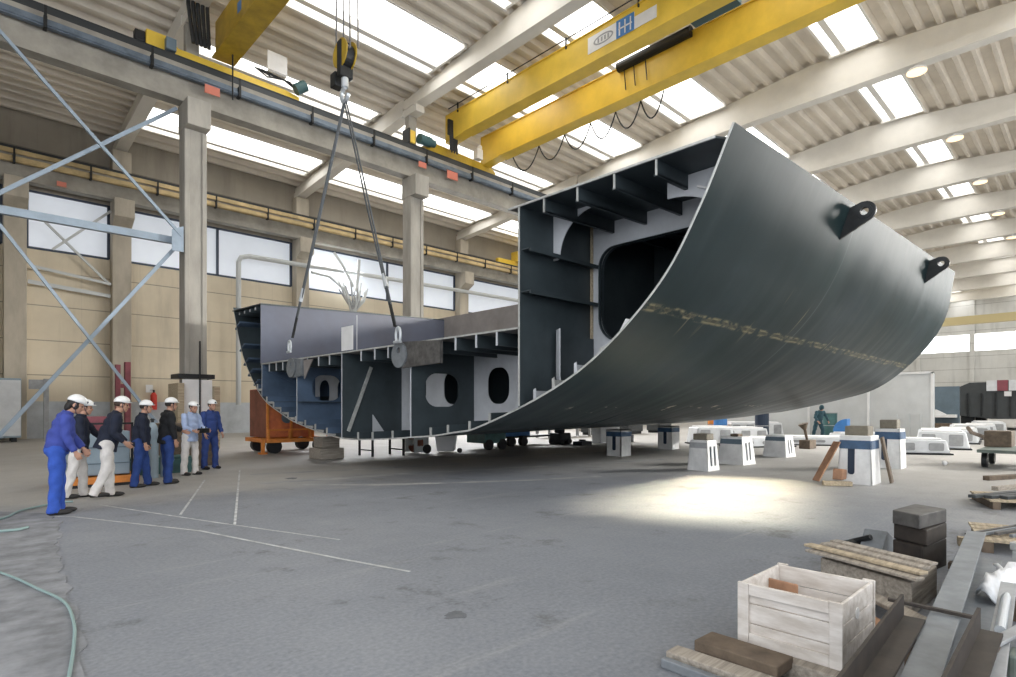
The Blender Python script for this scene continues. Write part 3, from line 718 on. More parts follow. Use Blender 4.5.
mb = MB(); mb.bar((HU0, GV, 5.06), (UB + 6, GV, 5.56), .06, .03); part('top_edge', mb, M['h_dark'], fw)
# far wing deck and its web frame
mb = MB(); mb.add([(u, v, z + t) for t in (0, .03) for u, v, z in ((HU0, GV, 5.08), (HU0, 22.4, 5.15), (HU1 - 2, 22.3, 5.6), (HU1 - 2, GV, 5.55))], [(0, 1, 2, 3), (7, 6, 5, 4), (0, 1, 5, 4), (1, 2, 6, 5), (2, 3, 7, 6), (3, 0, 4, 7)]); part('side_deck', mb, M['h_dark'])
for v in (20.2, 20.7, 21.2, 21.7):
    mb = MB(); mb.bar((HU0 + .02, v, 5.0), (10, v, 5.08), .02, .16); s_ = part('deck_stiffener', mb, M['h_dark']); mb = MB(); mb.box(HU0, HU0 + .02, v - .035, v + .035, 4.94, 5.02); part('stiffener_end', mb, M['h_light'], s_)
mb = MB(); u = 8.9
pr = [(v, z + .03) for v, z in secu(u) if GV < v < 22.2]
mb.plate([(GV, 5.1)] + [(22.2, 5.1)] + pr + [(GV, shell_z(GV, u) + .03)], [rrect(19.95, 20.95, 3.85, 4.75, .3)], UF, u - .012, u + .012); part('web_frame', mb, M['h_blue'])
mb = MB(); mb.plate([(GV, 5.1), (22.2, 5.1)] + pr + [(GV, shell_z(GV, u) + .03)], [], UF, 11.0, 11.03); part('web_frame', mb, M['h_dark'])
for i, v in enumerate((22.0, 21.55, 21.15, 20.75, 20.3)):
    z_ = shell_z(v); mb = MB(); mb.bar((HU0 + .03, v - .02, z_), (11, v - .02, shell_z(v, 11)), .05, .5 if i < 4 else .3, (0, -1, .45)); mb.bar((HU0 + .03, v - .25, z_ + .12), (11, v - .25, z_ + .12), .10, .04); part('shell_stiffener', mb, M['h_blue'])
# double bottom: girders with manholes, floors, stiffeners
def girder(v, holes, m, z1=TT):
    mb = MB(); us = [HU0 + .0, UB]
    out = [(HU0, shell_z(v) + .02), (HU0, z1), (UB, z1), (UB, shell_z(v, UB) + .02)]
    mb.plate(out, holes, VF, v - .012, v + .012); g_ = part('bottom_girder', mb, m)
    mb = MB(); mb.bar((HU0 - .004, v, out[0][1]), (HU0 - .004, v, z1), .03, .012, (1, 0, 0)); part('girder_edge', mb, M['h_light'], g_)
    return g_
mh = lambda u, z, w, h: rrect(u - w / 2, u + w / 2, z - h / 2, z + h / 2, min(w, h) * .42, 7)
g0 = girder(G[0], [], M['h_blue'])
g1 = girder(G[1], [mh(8.45, 2.22, .95, .78), ], M['h_blue'])
g2 = girder(G[2], [], M['h_dark'])
g3 = girder(G[3], [mh(8.38, 2.02, 1.0, .78)], M['h_dark'])
mb = MB(); mb.bar((HU0 + .03, G[1] - .10, 1.78), (9.36, G[1] - .10, 1.78), .16, .02); part('girder_stiffener', mb, M['h_dark'], g1)
mb = MB(); mb.bar((HU0 + .05, G[0] - .05, 2.95), (9.3, G[0] - .05, 2.2), .03, .12); part('girder_stiffener', mb, M['h_blue'], g0)
mb = MB(); mb.bar((HU0 + .05, G[0] - .05, 2.0), (9.3, G[0] - .05, 1.95), .08, .03); part('girder_stiffener', mb, M['h_blue'], g0)
mb = MB(); mb.bar((8.35, G[2] - .05, 2.72), (7.66, G[2] - .05, .98), .03, .09, (1, 0, 0)); part('diagonal_bar', mb, M['edge'], g2)
mb = MB(); mb.plate([(8.38, .86), (8.80, .86), (8.38, 1.42)], [], VF, G[2] - .09, G[2] - .06); part('knee_plate', mb, M['h_light'], g2)
# floors, one plate per cell with two manholes
cells = list(zip(G, G[1:] + [WB]))
for i, (a, b) in enumerate(cells):
    u = 9.37; pr = [(v, z + .02) for v, z in secu(u) if b + .02 < v < a - .02]
    out = [(a - .015, TT)] + [(a - .015, shell_z(a - .015, u) + .02)] + pr + [(b + .015, shell_z(b + .015, u) + .02), (b + .015, TT)]
    w = a - b; hs = [mh(b + w * .26, 2.13, .74, .86), mh(b + w * .74, 2.13, .74, .86)]
    mb = MB(); mb.plate(out, hs, UF, u - .012, u + .012); f_ = part('floor_plate', mb, M['h_light'])
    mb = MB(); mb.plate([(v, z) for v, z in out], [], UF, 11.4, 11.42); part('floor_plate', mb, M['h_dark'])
# bottom shell stiffener ends: teeth along the near edge
for v in (20.0, 19.2, 18.65, 18.1, 17.55, 17.0, 16.35, 15.7, 15.0, 13.3, 12.6, 11.7, 10.2, 9.6, 8.9, 8.3):
    z_ = shell_z(v); mb = MB(); mb.bar((HU0 + .03, v, z_ + .1), (9.36, v, shell_z(v, 9.36) + .1), .02, .2)
    s_ = part('shell_stiffener', mb, M['h_blue'] if v > 14.2 else M['h_dark']); mb = MB(); mb.box(HU0 - .01, HU0 + .025, v - .02, v + .02, z_ + .02, z_ + .2); part('stiffener_end', mb, M['edge'], s_)
    if v > 14.5:
        mb = MB(); mb.box(HU0 + .02, HU0 + .06, v - .42, v, z_ - .03, z_ + .04); part('edge_strip', mb, M['edge'], s_)
# bottom plate lip seen under the near girders
# lifting lugs under the tank top
for (v, vr) in ((17.05, 16.4), (11.25, 9.75)):
    z_ = TT - .24; rr = .30
    lp = [(vr, z_ + .22), (vr, z_ - .26)] + arc(v, z_, rr, 270, 90, 12)
    mb = MB(); mb.plate(lp, [arc(v, z_ + .1, .07, 0, 360, 14)[:-1]], UF, HU0 - .09, HU0 - .01); lg = part('lifting_lug', mb, M['steel_d'] if v < 14 else M['steel'])
    mb = MB(); mb.plate(arc(v, z_, rr * .98, 0, 360, 22)[:-1], [arc(v, z_ + .1, .07, 0, 360, 14)[:-1]], UF, HU0 - .13, HU0 - .09); part('cheek_plate', mb, M['steel'], lg)
mb = MB(); mb.plate([(16.35, 3.0), (15.75, 3.0), (16.3, 2.45)], [], UF, HU0 - .05, HU0 - .02); part('gusset', mb, M['h_brown'])
mb = MB(); mb.box(HU0 - .06, HU0 - .04, 13.46, 14.05, 3.10, 3.72); part('label_board', mb, M['white'])
# padeyes on the outside of the shell
for (u, zt, zb_, L) in ((12.55, 5.46, 4.88, .38), (19.6, 5.68, 5.06, .40)):
    def vs_(z, u=u):
        return next((a + (b - a) * (z - za) / (zc - za) for (a, za), (b, zc) in zip(secu(u), secu(u)[1:]) if a < 8 and za <= z <= zc), 3.5)
    va, vb = vs_(zt), vs_(zb_); c = ((va - L * .66), zt - .12)
    mb = MB(); mb.plate([(vb + .02, zb_), (va + .02, zt), (c[0] + .05, c[1] + .19)] + arc(c[0], c[1], .19, 90, 250, 12)[1:], [arc(c[0], c[1], .075, 0, 360, 16)[:-1]], UF, u - .03, u + .03)
    pe = part('padeye', mb, M['dark'])
    mb = MB(); mb.plate(arc(c[0], c[1], .13, 0, 360, 18)[:-1], [arc(c[0], c[1], .075, 0, 360, 16)[:-1]], UF, u - .05, u + .05); part('cheek_ring', mb, M['dark'], pe)

# ================================================================= PEOPLE
def remesh(mb, vox, smooth=3, name='tmp'):
    """fuse overlapping closed solids into one continuous skin"""
    me = mb.mesh(name, [], weld=False); o = bpy.data.objects.new(name, me); COL.objects.link(o)
    r_ = o.modifiers.new('r', 'REMESH'); r_.mode = 'VOXEL'; r_.voxel_size = vox; r_.use_smooth_shade = True
    if smooth:
        s_ = o.modifiers.new('s', 'SMOOTH'); s_.iterations = smooth; s_.factor = .5
    dg = bpy.context.evaluated_depsgraph_get(); dg.update()
    out = bpy.data.meshes.new_from_object(o.evaluated_get(dg)); bpy.data.objects.remove(o); bpy.data.meshes.remove(me)
    return out
def put(me, name, mats, parent):
    me.name = name; me.materials.clear()
    for m_ in (mats if isinstance(mats, (list, tuple)) else [mats]): me.materials.append(m_)
    me.polygons.foreach_set('use_smooth', [True] * len(me.polygons))
    o = bpy.data.objects.new(name, me); COL.objects.link(o); o.parent = parent; WM[o.name] = WM[parent.name]; return o
M['skin'] = mat('skin', (.52, .29, .20), .55, var=.08, scale=9)
M['hair'] = mat('black_hair', (.015, .012, .011), .6, var=.3, scale=40)
M['hair_b'] = mat('brown_hair', (.05, .03, .02), .6)
M['eye'] = mat('eye', (.02, .015, .012), .3)
M['helmet'] = mat('white_helmet', (.86, .86, .85), .3)
M['helmet_mark'] = mat('dark_helmet_badge', (.02, .03, .07), .4)
M['shoe'] = mat('black_work_shoe', (.02, .018, .017), .6)
M['bright_blue'] = mat('bright_blue_cotton', (.035, .10, .47), .85, var=.16, scale=7, bump=.25)
M['violet_blue'] = mat('violet_blue_cotton', (.05, .075, .34), .85, var=.16, scale=7, bump=.25)
M['navy_cloth'] = mat('dark_navy_cotton', (.012, .017, .036), .85, var=.25, scale=7, bump=.25)
M['black_cloth'] = mat('black_cotton', (.012, .013, .016), .85, var=.25, scale=7, bump=.25)
M['work_blue'] = mat('work_trouser_blue', (.02, .055, .22), .85, var=.2, scale=7, bump=.25)
M['mid_blue'] = mat('mid_blue_overall', (.03, .06, .22), .85, var=.2, scale=7, bump=.25)
M['white_cloth'] = mat('off_white_cotton', (.72, .69, .66), .85, var=.12, scale=7, bump=.25)
M['pale_blue_cloth'] = mat('pale_blue_cotton', (.38, .47, .68), .85, var=.14, scale=7, bump=.25)
M['teal_cloth'] = mat('dark_teal_cotton', (.02, .065, .085), .85, var=.25, scale=7, bump=.25)

def dirv(pitch, out, side):
    """unit vector from straight down, swung forward by pitch and outwards by out (degrees)"""
    p, o_ = R(pitch), R(out)
    return Vector((math.sin(p), side * math.sin(o_) * math.cos(p), -math.cos(o_) * math.cos(p))).normalized()
def person(label, loc, yaw, jacket, trousers, H=1.76, lean=4, head=0, arms=((8, 6, 18, 4), (8, 6, 18, 4)), legs=((4, 3, -2), (-4, 3, -10)), hair='hair', long_hair=False, coverall=False, kneel=False, helmet=True, grip=(30, 30), belly=0, crouch=0, hood=None, shoe='shoe'):
    """arms: (pitch, out, forearm pitch, forearm out) left, right.  legs: (thigh pitch, out, shin pitch) left, right"""
    t = thing('person', label, 'person', loc, yaw)
    k = H / 1.76; RL = Matrix.Rotation(R(lean), 3, 'Y')
    hipz = .93 * k
    J = {}
    low = 9
    for s_, nm, lg in ((1, 'L', legs[0]), (-1, 'R', legs[1])):
        hip = Vector((0, s_ * .095 * k, 0)); kn = hip + dirv(lg[0], lg[1], s_) * .43 * k; an = kn + dirv(lg[2], 0, s_) * .42 * k
        J[nm] = [hip, kn, an]; low = min(low, an.z)
    base = Vector((0, 0, .085 * k - low))
    for nm in 'LR': J[nm] = [p + base for p in J[nm]]
    P = lambda x, y, z: base + RL @ Vector((x * k, y * k, z * k))
    neck = P(.01, 0, .565); hc = neck + Matrix.Rotation(R(lean * .5 + head), 3, 'Y') @ Vector((.045 * k, 0, .150 * k))
    HR = Matrix.Rotation(R(lean * .5 + head), 4, 'Y')
    A = {}
    for s_, nm, ar in ((1, 'L', arms[0]), (-1, 'R', arms[1])):
        sh = P(0, s_ * .185, .50); el = sh + dirv(ar[0], ar[1], s_) * .285 * k; wr = el + dirv(ar[2], ar[3], s_) * .25 * k
        A[nm] = [sh, el, wr]
    TL = RL.to_4x4()
    # --- body: one fused skin
    b = MB()
    b.ell(P(0, 0, .38), (.115 * k, .165 * k, .20 * k), TL); b.ell(P(.01, 0, .15), (.11 * k, .15 * k, .18 * k), TL); b.ell(P(-.01, 0, 0), (.12 * k, .16 * k, .13 * k), TL)
    b.ell(P(0, 0, .49), (.085 * k, .19 * k, .075 * k), TL); b.cone(P(0, 0, .50), neck + (hc - neck) * .35, .06 * k, .055 * k)
    # head: skull, jaw, nose, chin, ears, brow
    hp = lambda x, y, z: hc + HR.to_3x3() @ Vector((x * k, y * k, z * k))
    b.ell(hp(-.012, 0, .025), (.098 * k, .077 * k, .098 * k), HR, 20, 14); b.ell(hp(.030, 0, -.045), (.066 * k, .058 * k, .075 * k), HR, 18, 12)
    b.ell(hp(.068, 0, -.092), (.024 * k, .026 * k, .022 * k), HR); b.ell(hp(.080, 0, .028), (.018 * k, .050 * k, .013 * k), HR)
    b.cone(hp(.090, 0, .015), hp(.108, 0, -.022), .009 * k, .015 * k, 10); b.ell(hp(.088, 0, -.055), (.014 * k, .025 * k, .009 * k), HR); b.ell(hp(.085, 0, -.070), (.012 * k, .021 * k, .008 * k), HR)
    for s_ in (1, -1):
        b.ell(hp(-.01, s_ * .080, -.005), (.026 * k, .013 * k, .036 * k), HR); b.ell(hp(.060, s_ * .038, -.022), (.024 * k, .022 * k, .022 * k), HR)
    for s_, nm in ((1, 'L'), (-1, 'R')):
        sh, el, wr = A[nm]; hip, kn, an = J[nm]
        b.cone(sh, el, .052 * k, .042 * k); b.cone(el, wr, .041 * k, .028 * k)
        b.cone(hip, kn, .082 * k, .056 * k); b.cone(kn, an, .054 * k, .036 * k); b.cone(an, an + Vector((.12 * k, 0, -.045 * k)), .036 * k, .028 * k)
        # hand: palm, four curled fingers of different length, thumb from the side of the palm
        d = (wr - el).normalized(); fw = Vector((1, 0, 0)); fw = (fw - d * fw.dot(d)).normalized(); nn = d.cross(fw) * 1.0
        inn = nn if nn.y * s_ < 0 else -nn
        pc = wr + d * .05 * k
        X = Matrix(((d.x, fw.x, inn.x, 0), (d.y, fw.y, inn.y, 0), (d.z, fw.z, inn.z, 0), (0, 0, 0, 1)))
        b.ell(pc, (.052 * k, .042 * k, .017 * k), X, 12, 8); b.cone(wr - d * .02, wr + d * .03, .027 * k, .026 * k, 10)
        cu = R(grip[0 if s_ > 0 else 1])
        for q, (off, ln) in enumerate(((.031, .9), (.011, 1.), (-.010, .93), (-.029, .75))):
            r0 = wr + d * (.088 * k) + fw * off * k; d1 = (d * math.cos(cu * .6) + inn * math.sin(cu * .6)); d2 = (d * math.cos(cu * 1.7) + inn * math.sin(cu * 1.7))
            m1 = r0 + d1 * .042 * k * ln; b.cone(r0 - d * .012, m1, .0098 * k, .009 * k, 8); b.cone(m1, m1 + d2 * .036 * k * ln, .009 * k, .008 * k, 8)
        th = wr + d * .035 * k + fw * .034 * k; tm = th + (d * .6 + fw * .55 + inn * .45).normalized() * .038 * k
        b.cone(th - fw * .012, tm, .012 * k, .0105 * k, 8); b.cone(tm, tm + (d * .85 + fw * .1 + inn * .5).normalized() * .03 * k, .010 * k, .0085 * k, 8)
    put(remesh(b, .0085, 2), 'body', M['skin'], t)
    for s_ in (1, -1):
        e_ = MB(); e_.ell(hp(.082, s_ * .033, .005), (.010 * k, .013 * k, .009 * k), HR, 10, 7); e_.build('eye', M['eye'], t, smooth=True, local=True)
    # --- trousers
    c = MB()
    c.ell(P(-.012, 0, .0), (.145 * k, .178 * k, .13 * k), TL); c.tube([P(0, 0, -.02), P(0, 0, .14)], [.15 * k, .145 * k], 18)
    for nm in 'LR':
        hip, kn, an = J[nm]; d = (an - kn).normalized()
        c.cone(hip + Vector((0, 0, .0)), kn, .108 * k, .083 * k, 16); c.tube([kn, an - d * .22 * k, an + d * .055 * k], [.084 * k, .074 * k, .080 * k], 16); c.ell(kn, .083 * k)
    tm_ = remesh(c, .014, 3); put(tm_, 'trousers', M[trousers], t)
    # --- jacket or shirt
    c = MB(); hem = -.10 if not coverall else .02
    c.ell(P(0, 0, .36), (.145 * k, .195 * k, .21 * k), TL); c.ell(P(.015 + belly, 0, .14), (.15 * k, .178 * k, .2 * k), TL)
    c.tube([P(0, 0, .30), P(.005, 0, .1), P(0, 0, hem)], [.165 * k, .168 * k, .178 * k if not coverall else .165 * k], 20); c.ell(P(-.005, 0, .485), (.115 * k, .21 * k, .098 * k), TL)
    c.tube([P(0, 0, .48), P(.005, 0, .545), P(.014, 0, .60)], [.12 * k, .09 * k, .078 * k], 16)
    for nm in 'LR':
        sh, el, wr = A[nm]; d = (wr - el).normalized(); c.cone(sh, el, .077 * k, .063 * k, 16); c.tube([el, wr - d * .02], [.063 * k, .05 * k], 16); c.ell(el, .063 * k)
        s_ = 1 if nm == 'L' else -1
    jm = remesh(c, .014, 3)
    # soft cloth folds
    for v_ in jm.vertices:
        q = v_.co; v_.co += v_.normal * .006 * math.sin(q.z * 34 + q.y * 15 + math.sin(q.x * 21) * 2)
    for v_ in tm_.vertices:
        q = v_.co; v_.co += v_.normal * .006 * math.sin(q.z * 28 + math.sin(q.x * 18 + q.y * 11) * 2.2)
    put(jm, 'coverall_top' if coverall else 'jacket', M[jacket], t)
    # --- shoes
    for nm, lg in (('L', legs[0]), ('R', legs[1])):
        hip, kn, an = J[nm]; tilt = max(0, -lg[2] - 12) * .9 if an.z > .13 * k else 0
        S = Matrix.Translation(an) @ Matrix.Rotation(R(tilt), 4, 'Y')
        f = MB(); z0 = -.085 * k
        f.ell((.08 * k, 0, z0 + .038 * k), (.145 * k, .047 * k, .045 * k), n=16, m=10); f.ell((-.02 * k, 0, z0 + .05 * k), (.065 * k, .043 * k, .065 * k), n=14, m=8); f.tube([(0, 0, z0 + .05 * k), (0, 0, .03 * k)], .047 * k, 12)
        f.v = [Vector((p.x, p.y, max(p.z, z0))) for p in f.v]
        f.v = [S @ p for p in f.v]
        me = remesh(f, .010, 1); put(me, 'shoe', M[shoe], t)
    # --- hair and helmet
    h = MB(); h.ell(hp(-.022, 0, .03), (.100 * k, .085 * k, .098 * k), HR, 18, 10, -55 if long_hair else -35, 90)
    if long_hair: h.ell(hp(-.075, 0, -.045), (.05 * k, .07 * k, .085 * k), HR); h.ell(hp(.01, .07 * k, -.02), (.035, .02, .05), HR); h.ell(hp(.01, -.07 * k, -.02), (.035, .02, .05), HR)
    h.v = [p if (HR.to_3x3().transposed() @ (p - hc)).x < .045 * k else p - HR.to_3x3() @ Vector(((HR.to_3x3().transposed() @ (p - hc)).x - .045 * k, 0, 0)) for p in h.v]
    h.build('hair', M[hair], t, smooth=True, local=True)
    if hood: 
        g = MB(); g.ell(hp(-.01, 0, .02), (.125 * k, .10 * k, .14 * k), HR, 18, 12); g.build('hood', M[hood], t, smooth=True, local=True)
    if helmet:
        g = MB(); HT = HR @ Matrix.Rotation(R(-6), 4, 'Y')
        g.ell(hp(-.005, 0, .055), (.128 * k, .108 * k, .112 * k), HT, 22, 9, 0, 90); he = g.build('helmet', M['helmet'], t, smooth=True, local=True)
        g = MB(); g.ell(hp(.035, 0, .055), (.128 * k, .100 * k, .013 * k), HT, 22, 6); g.build('brim', M['helmet'], he, smooth=True, local=True)
        g = MB(); g.ell(hp(.118, 0, .09), (.012 * k, .022 * k, .018 * k), HT, 10, 6); g.build('badge', M['helmet_mark'], he, smooth=True, local=True)
        g = MB(); g.tube([hp(-.005, .108, .05), hp(0, .095, -.02), hp(.05, .05, -.115), hp(.06, 0, -.122), hp(.05, -.05, -.115), hp(0, -.095, -.02), hp(-.005, -.108, .05)], .005 * k, 6); g.build('chin_strap', M['helmet_mark'], he, local=True)
    return t, A, P
Y = R
person('leftmost worker leaning forward in bright blue overalls and white helmet', (1.17, 11.03, 0), Y(-8), 'violet_blue', 'bright_blue', 1.80, lean=12, head=16, arms=((14, 4, 34, -4), (2, 8, 26, 0)), legs=((3, 2, 0), (-1, 2, -4)), long_hair=True, coverall=True, grip=(55, 55))
person('worker with navy jacket and white trousers reaching his arm towards the man in front', (1.64, 12.72, 0), Y(-14), 'navy_cloth', 'white_cloth', 1.72, lean=5, head=4, arms=((36, 16, 44, 10), (6, 6, 14, 4)), legs=((8, 3, 2), (-8, 3, -14)))
person('worker stepping forward in navy jacket and white trousers beside the pale blue cabinet', (2.02, 12.42, 0), Y(-4), 'navy_cloth', 'white_cloth', 1.80, lean=15, head=2, arms=((4, 6, 40, -4), (-14, 14, 45, -8)), legs=((7, 3, 1), (-1, 3, -24)), hair='hair_b', grip=(45, 45))
person('worker in dark navy jacket and blue trousers with his hand at his side', (2.80, 13.65, 0), Y(-14), 'navy_cloth', 'work_blue', 1.73, lean=3, head=3, arms=((4, 5, 14, 2), (2, 7, 12, 2)), legs=((10, 4, 6), (-6, 4, -9)), hair='hair')
person('worker in black jacket and blue trousers with one hand held out in front', (3.32, 13.85, 0), Y(6), 'black_cloth', 'work_blue', 1.78, lean=2, head=2, arms=((30, 8, 66, 2), (2, 8, 12, 2)), legs=((4, 3, 2), (0, 3, -3)), hair='hair', belly=.02)
person('worker in pale blue shirt and white trousers holding a crane control box', (4.14, 15.24, 0), Y(-62), 'pale_blue_cloth', 'white_cloth', 1.73, lean=3, head=8, arms=((14, 10, 72, -16), (14, 10, 72, -16)), legs=((3, 5, 0), (-2, 5, -5)), hair='hair', grip=(60, 60))
person('rightmost worker in dark blue overalls standing with arms at his sides', (4.93, 16.38, 0), Y(-70), 'mid_blue', 'mid_blue', 1.78, lean=1, head=4, arms=((6, 10, 26, 0), (6, 12, 24, 2)), legs=((3, 5, 0), (-3, 5, -4)), hair='hair', coverall=True)
person('person in dark teal work clothes standing behind the white moulded parts under the hull end', (30.6, 9.9, 0), Y(-125), 'teal_cloth', 'teal_cloth', 1.78, lean=16, head=6, arms=((10, 26, 40, -10), (10, 26, 40, -10)), legs=((14, 10, -16), (-4, 12, -20)), helmet=False, coverall=True, hood='teal_cloth')
c = MB(); T = Matrix.Translation((4.33, 14.90, 1.07)) @ Matrix.Rotation(Y(-62), 4, 'Z')
c.box(-.05, .07, -.13, .13, -.06, .05, T); o = c.build('crane_remote', M['dark'], bevel=.012); tag(o, 'dark crane control box held by the worker in the pale blue shirt', 'remote control')
c = MB()
for y in (-.06, .06): c.cyl(T @ Vector((.02, y, .05)), T @ Vector((.02, y, .09)), .012, n=8)
x = c.build('joystick', M['black']); x.parent = o

# ================================================================= AROUND THE WORKERS
def slab(name, label, cat, pts, m, bevel=.008, group=None):
    """one straight timber or bar given by (p, q, width, height)"""
    mb = MB(); mb.bar(*pts); return tag(mb.build(name, m, bevel=bevel), label, cat, group)
t = thing('machine_cabinet', 'pale blue sheet metal cabinet on a yellow skid behind the workers', 'cabinet', (2.25, 14.9, 0))
g = MB(); g.box(1.75, 2.75, 14.35, 15.6, .22, 1.12); g.build('body', M['container'], t, bevel=.02)
for z in (.45, .78):
    g = MB(); g.box(1.735, 2.765, 14.335, 15.6, z, z + .02); g.build('panel_joint', M['slate'], t)
g = MB(); g.box(1.6, 2.9, 14.2, 14.32, .06, .2); g.box(1.6, 2.9, 15.5, 15.62, .06, .2); g.box(1.6, 1.72, 14.32, 15.5, .06, .2); g.box(2.78, 2.9, 14.32, 15.5, .06, .2); g.build('skid', M['orange_l'], t, bevel=.01)
g = MB(); g.box(1.62, 2.88, 14.22, 15.6, 0, .06); g.build('base', M['black'], t)
g = MB()
for u in (1.72, 2.78): g.box(u - .02, u + .02, 14.3, 14.34, .2, 1.3)
g.box(1.72, 2.78, 14.3, 14.34, 1.26, 1.3); g.build('guard_rail', M['dark'], t)
g = MB(); g.box(1.9, 2.6, 14.6, 15.3, 1.12, 1.42); g.build('top_box', M['maroon'], t, bevel=.02)
for i, (u, v, lab) in enumerate(((3.35, 15.2, 'pale blue gas cylinder behind the man in the dark navy jacket'), (3.65, 15.3, 'pale blue gas cylinder farther from the pale blue cabinet'))):
    t = thing('gas_cylinder', lab, 'gas cylinder', (u, v, 0), group='gas cylinders behind the workers')
    g = MB(); g.tube([(u, v, 0), (u, v, 1.1), (u, v, 1.2), (u, v, 1.27)], [.12, .12, .09, .04], 18); g.build('body', M['container'], t, smooth=False)
    g = MB(); g.cyl((u, v, 1.27), (u, v, 1.36), .03, n=10); g.cyl((u - .05, v, 1.33), (u + .05, v, 1.33), .012, n=8); g.build('valve', M['dark'], t)
mb = MB(); mb.box(4.1, 5.4, 17.4, 18.6, 0, 1.15); mb.box(4.05, 5.45, 17.35, 18.65, 1.1, 1.18); tag(mb.build('timber_crate', M['wood_d'], bevel=.02), 'brown timber crate behind the workers in front of the column', 'crate')
mb = MB(); mb.box(2.95, 4.45, 15.95, 16.75, 0, .34); mb.box(3.0, 4.4, 16.0, 16.7, .34, .40); tag(mb.build('steel_plate_stack', M['green'], bevel=.01), 'low dark green steel slab on the floor behind the workers', 'steel slab')
# boxing round the column foot
t = thing('timber_boxing', 'timber boxing with a pale panel round the foot of the nearest column', 'column guard', (6.95, VC, 0))
g = MB(); g.box(6.2, 6.42, VC - .85, VC + .5, 0, 2.55); g.box(7.48, 7.7, VC - .85, VC + .5, 0, 2.45); g.build('side_board', M['wood_y'], t, bevel=.015)
g = MB(); g.box(6.42, 7.48, VC - .60, VC - .55, 0, 2.7); g.build('panel', M['white'], t)
g = MB(); g.box(6.3, 7.6, VC - .54, VC - .42, 2.75, 2.92); g.box(6.3, 7.6, VC + .42, VC + .54, 2.75, 2.92); g.box(6.3, 6.5, VC - .42, VC + .42, 2.75, 2.92); g.box(7.4, 7.6, VC - .42, VC + .42, 2.75, 2.92); g.build('band', M['black'], t)
g = MB(); g.box(7.0, 7.05, VC - .66, VC - .6, 0, 4.2); g.build('conduit', M['dark'], t)
mb = MB(); mb.box(5.9, 6.12, 34, 34.2, 0, 3.75); mb.box(6.3, 6.55, 34, 34.3, 0, 3.9); mb.box(5.9, 6.55, 34.05, 34.15, 2.6, 2.8); tag(mb.build('door_post', M['maroon'], bevel=.02), 'maroon steel post frame against the left wall behind the workers', 'post')
t = thing('fire_extinguisher', 'red fire extinguisher hanging on the left wall above the base paint', 'fire extinguisher', (8.6, VW - .25, 1.5))
x, y = 8.6, VW - .25
g = MB(); g.tube([(x, y, 1.5), (x, y, 2.35), (x, y, 2.5)], [.17, .17, .08], 16); g.build('body', M['extred'], t)
g = MB(); g.cyl((x, y, 2.5), (x, y, 2.62), .06, n=10); g.box(x - .2, x + .05, y - .03, y + .03, 2.6, 2.66); g.build('valve', M['dark'], t)
g = MB(); g.box(x - .4, x - .05, y - .03, y, 2.5, 2.95); g.build('notice', M['white'], t)
g = MB(); g.box(x - .04, x + .04, y, VW - .03, 1.7, 1.8); g.build('bracket', M['dark'], t)
t = thing('wall_cabinet', 'pale grey tall cabinet against the left wall at the picture edge', 'cabinet', (2.0, 36, 0))
g = MB(); g.box(.6, 2.45, 35.6, 37.4, .2, 3.0); g.build('body', M['container'], t, bevel=.03)
g = MB(); g.box(.62, 2.43, 35.58, 35.6, .3, 2.9); g.build('door', M['panelw'], t)
g = MB(); g.box(.7, .9, 35.8, 36, 0, .2); g.box(2.1, 2.3, 35.8, 36, 0, .2); g.box(.7, .9, 37, 37.2, 0, .2); g.box(2.1, 2.3, 37, 37.2, 0, .2); g.build('feet', M['dark'], t)
mb = MB(); mb.box(3.25, 3.45, 35.3, 35.5, 0, 3.0); mb.box(2.7, 3.45, 35.35, 35.45, 2.5, 2.95); tag(mb.build('sign_post', M['gtable'], bevel=.01), 'thin grey steel post with a bracket beside the pale cabinet', 'post')
# wall pipes
def pipe(label, pts, r): 
    mb = MB(); mb.tube(pts, r, 10); return tag(mb.build('service_pipe', M['pipe'], smooth=False), label, 'pipe')
x = VW - .98
pipe('pale pipe rising up the left wall and bending along it beside the hull section', [(13.1, x, 1.8), (13.1, x, 5.5), (13.1, x, 10.8), (13.25, x, 11.1), (13.7, x, 11.25), (17.3, x, 11.3), (24, x, 11.42), (31, x, 11.5), (40, x, 11.55)], .15)
pipe('thinner pale pipe under the long wall pipe above the hull deck', [(17.95, x + .1, 10.95), (19.3, x + .1, 10.85), (20.3, x + .1, 10.2), (20.9, x + .1, 9.2), (21, x + .1, 8)], .10)
pipe('vertical pale pipe on the left wall by the second column', [(26.3, x + .45, 12.9), (26.3, x + .45, 11.7), (26.3, x + .45, 8.0)], .13)
t = thing('hose_bundle', 'pale tangled bundle of hoses and rods hanging on the left wall above the hull', 'hoses', (20.9, VW - 1.0, 9.6))
g = MB(); g.tube([(19.4, VW - 1.3, 12.5), (20.2, VW - 1.3, 11.5), (20.9, VW - 1.3, 10.3)], .10, 8); g.tube([(21.35, VW - 1.3, 12.3), (21.3, VW - 1.3, 11.3), (21.1, VW - 1.3, 10.0)], .12, 8); g.build('rod', M['pipe'], t)
random.seed(3)
for i in range(26):
    a = random.uniform(-1, 1); g = MB(); g.tube([(20.9 + a * .2, VW - 1.35, 8.4 + random.random() * .6), (20.9 + a * .7, VW - 1.35 - random.random() * .3, 9.3), (20.9 + a * random.uniform(.9, 1.4), VW - 1.35, 9.6 + random.random() * 1.1)], [.09, .07, .05], 6)
    g.build('hose', M['gtable' if i % 3 == 0 else 'pipe'], t)

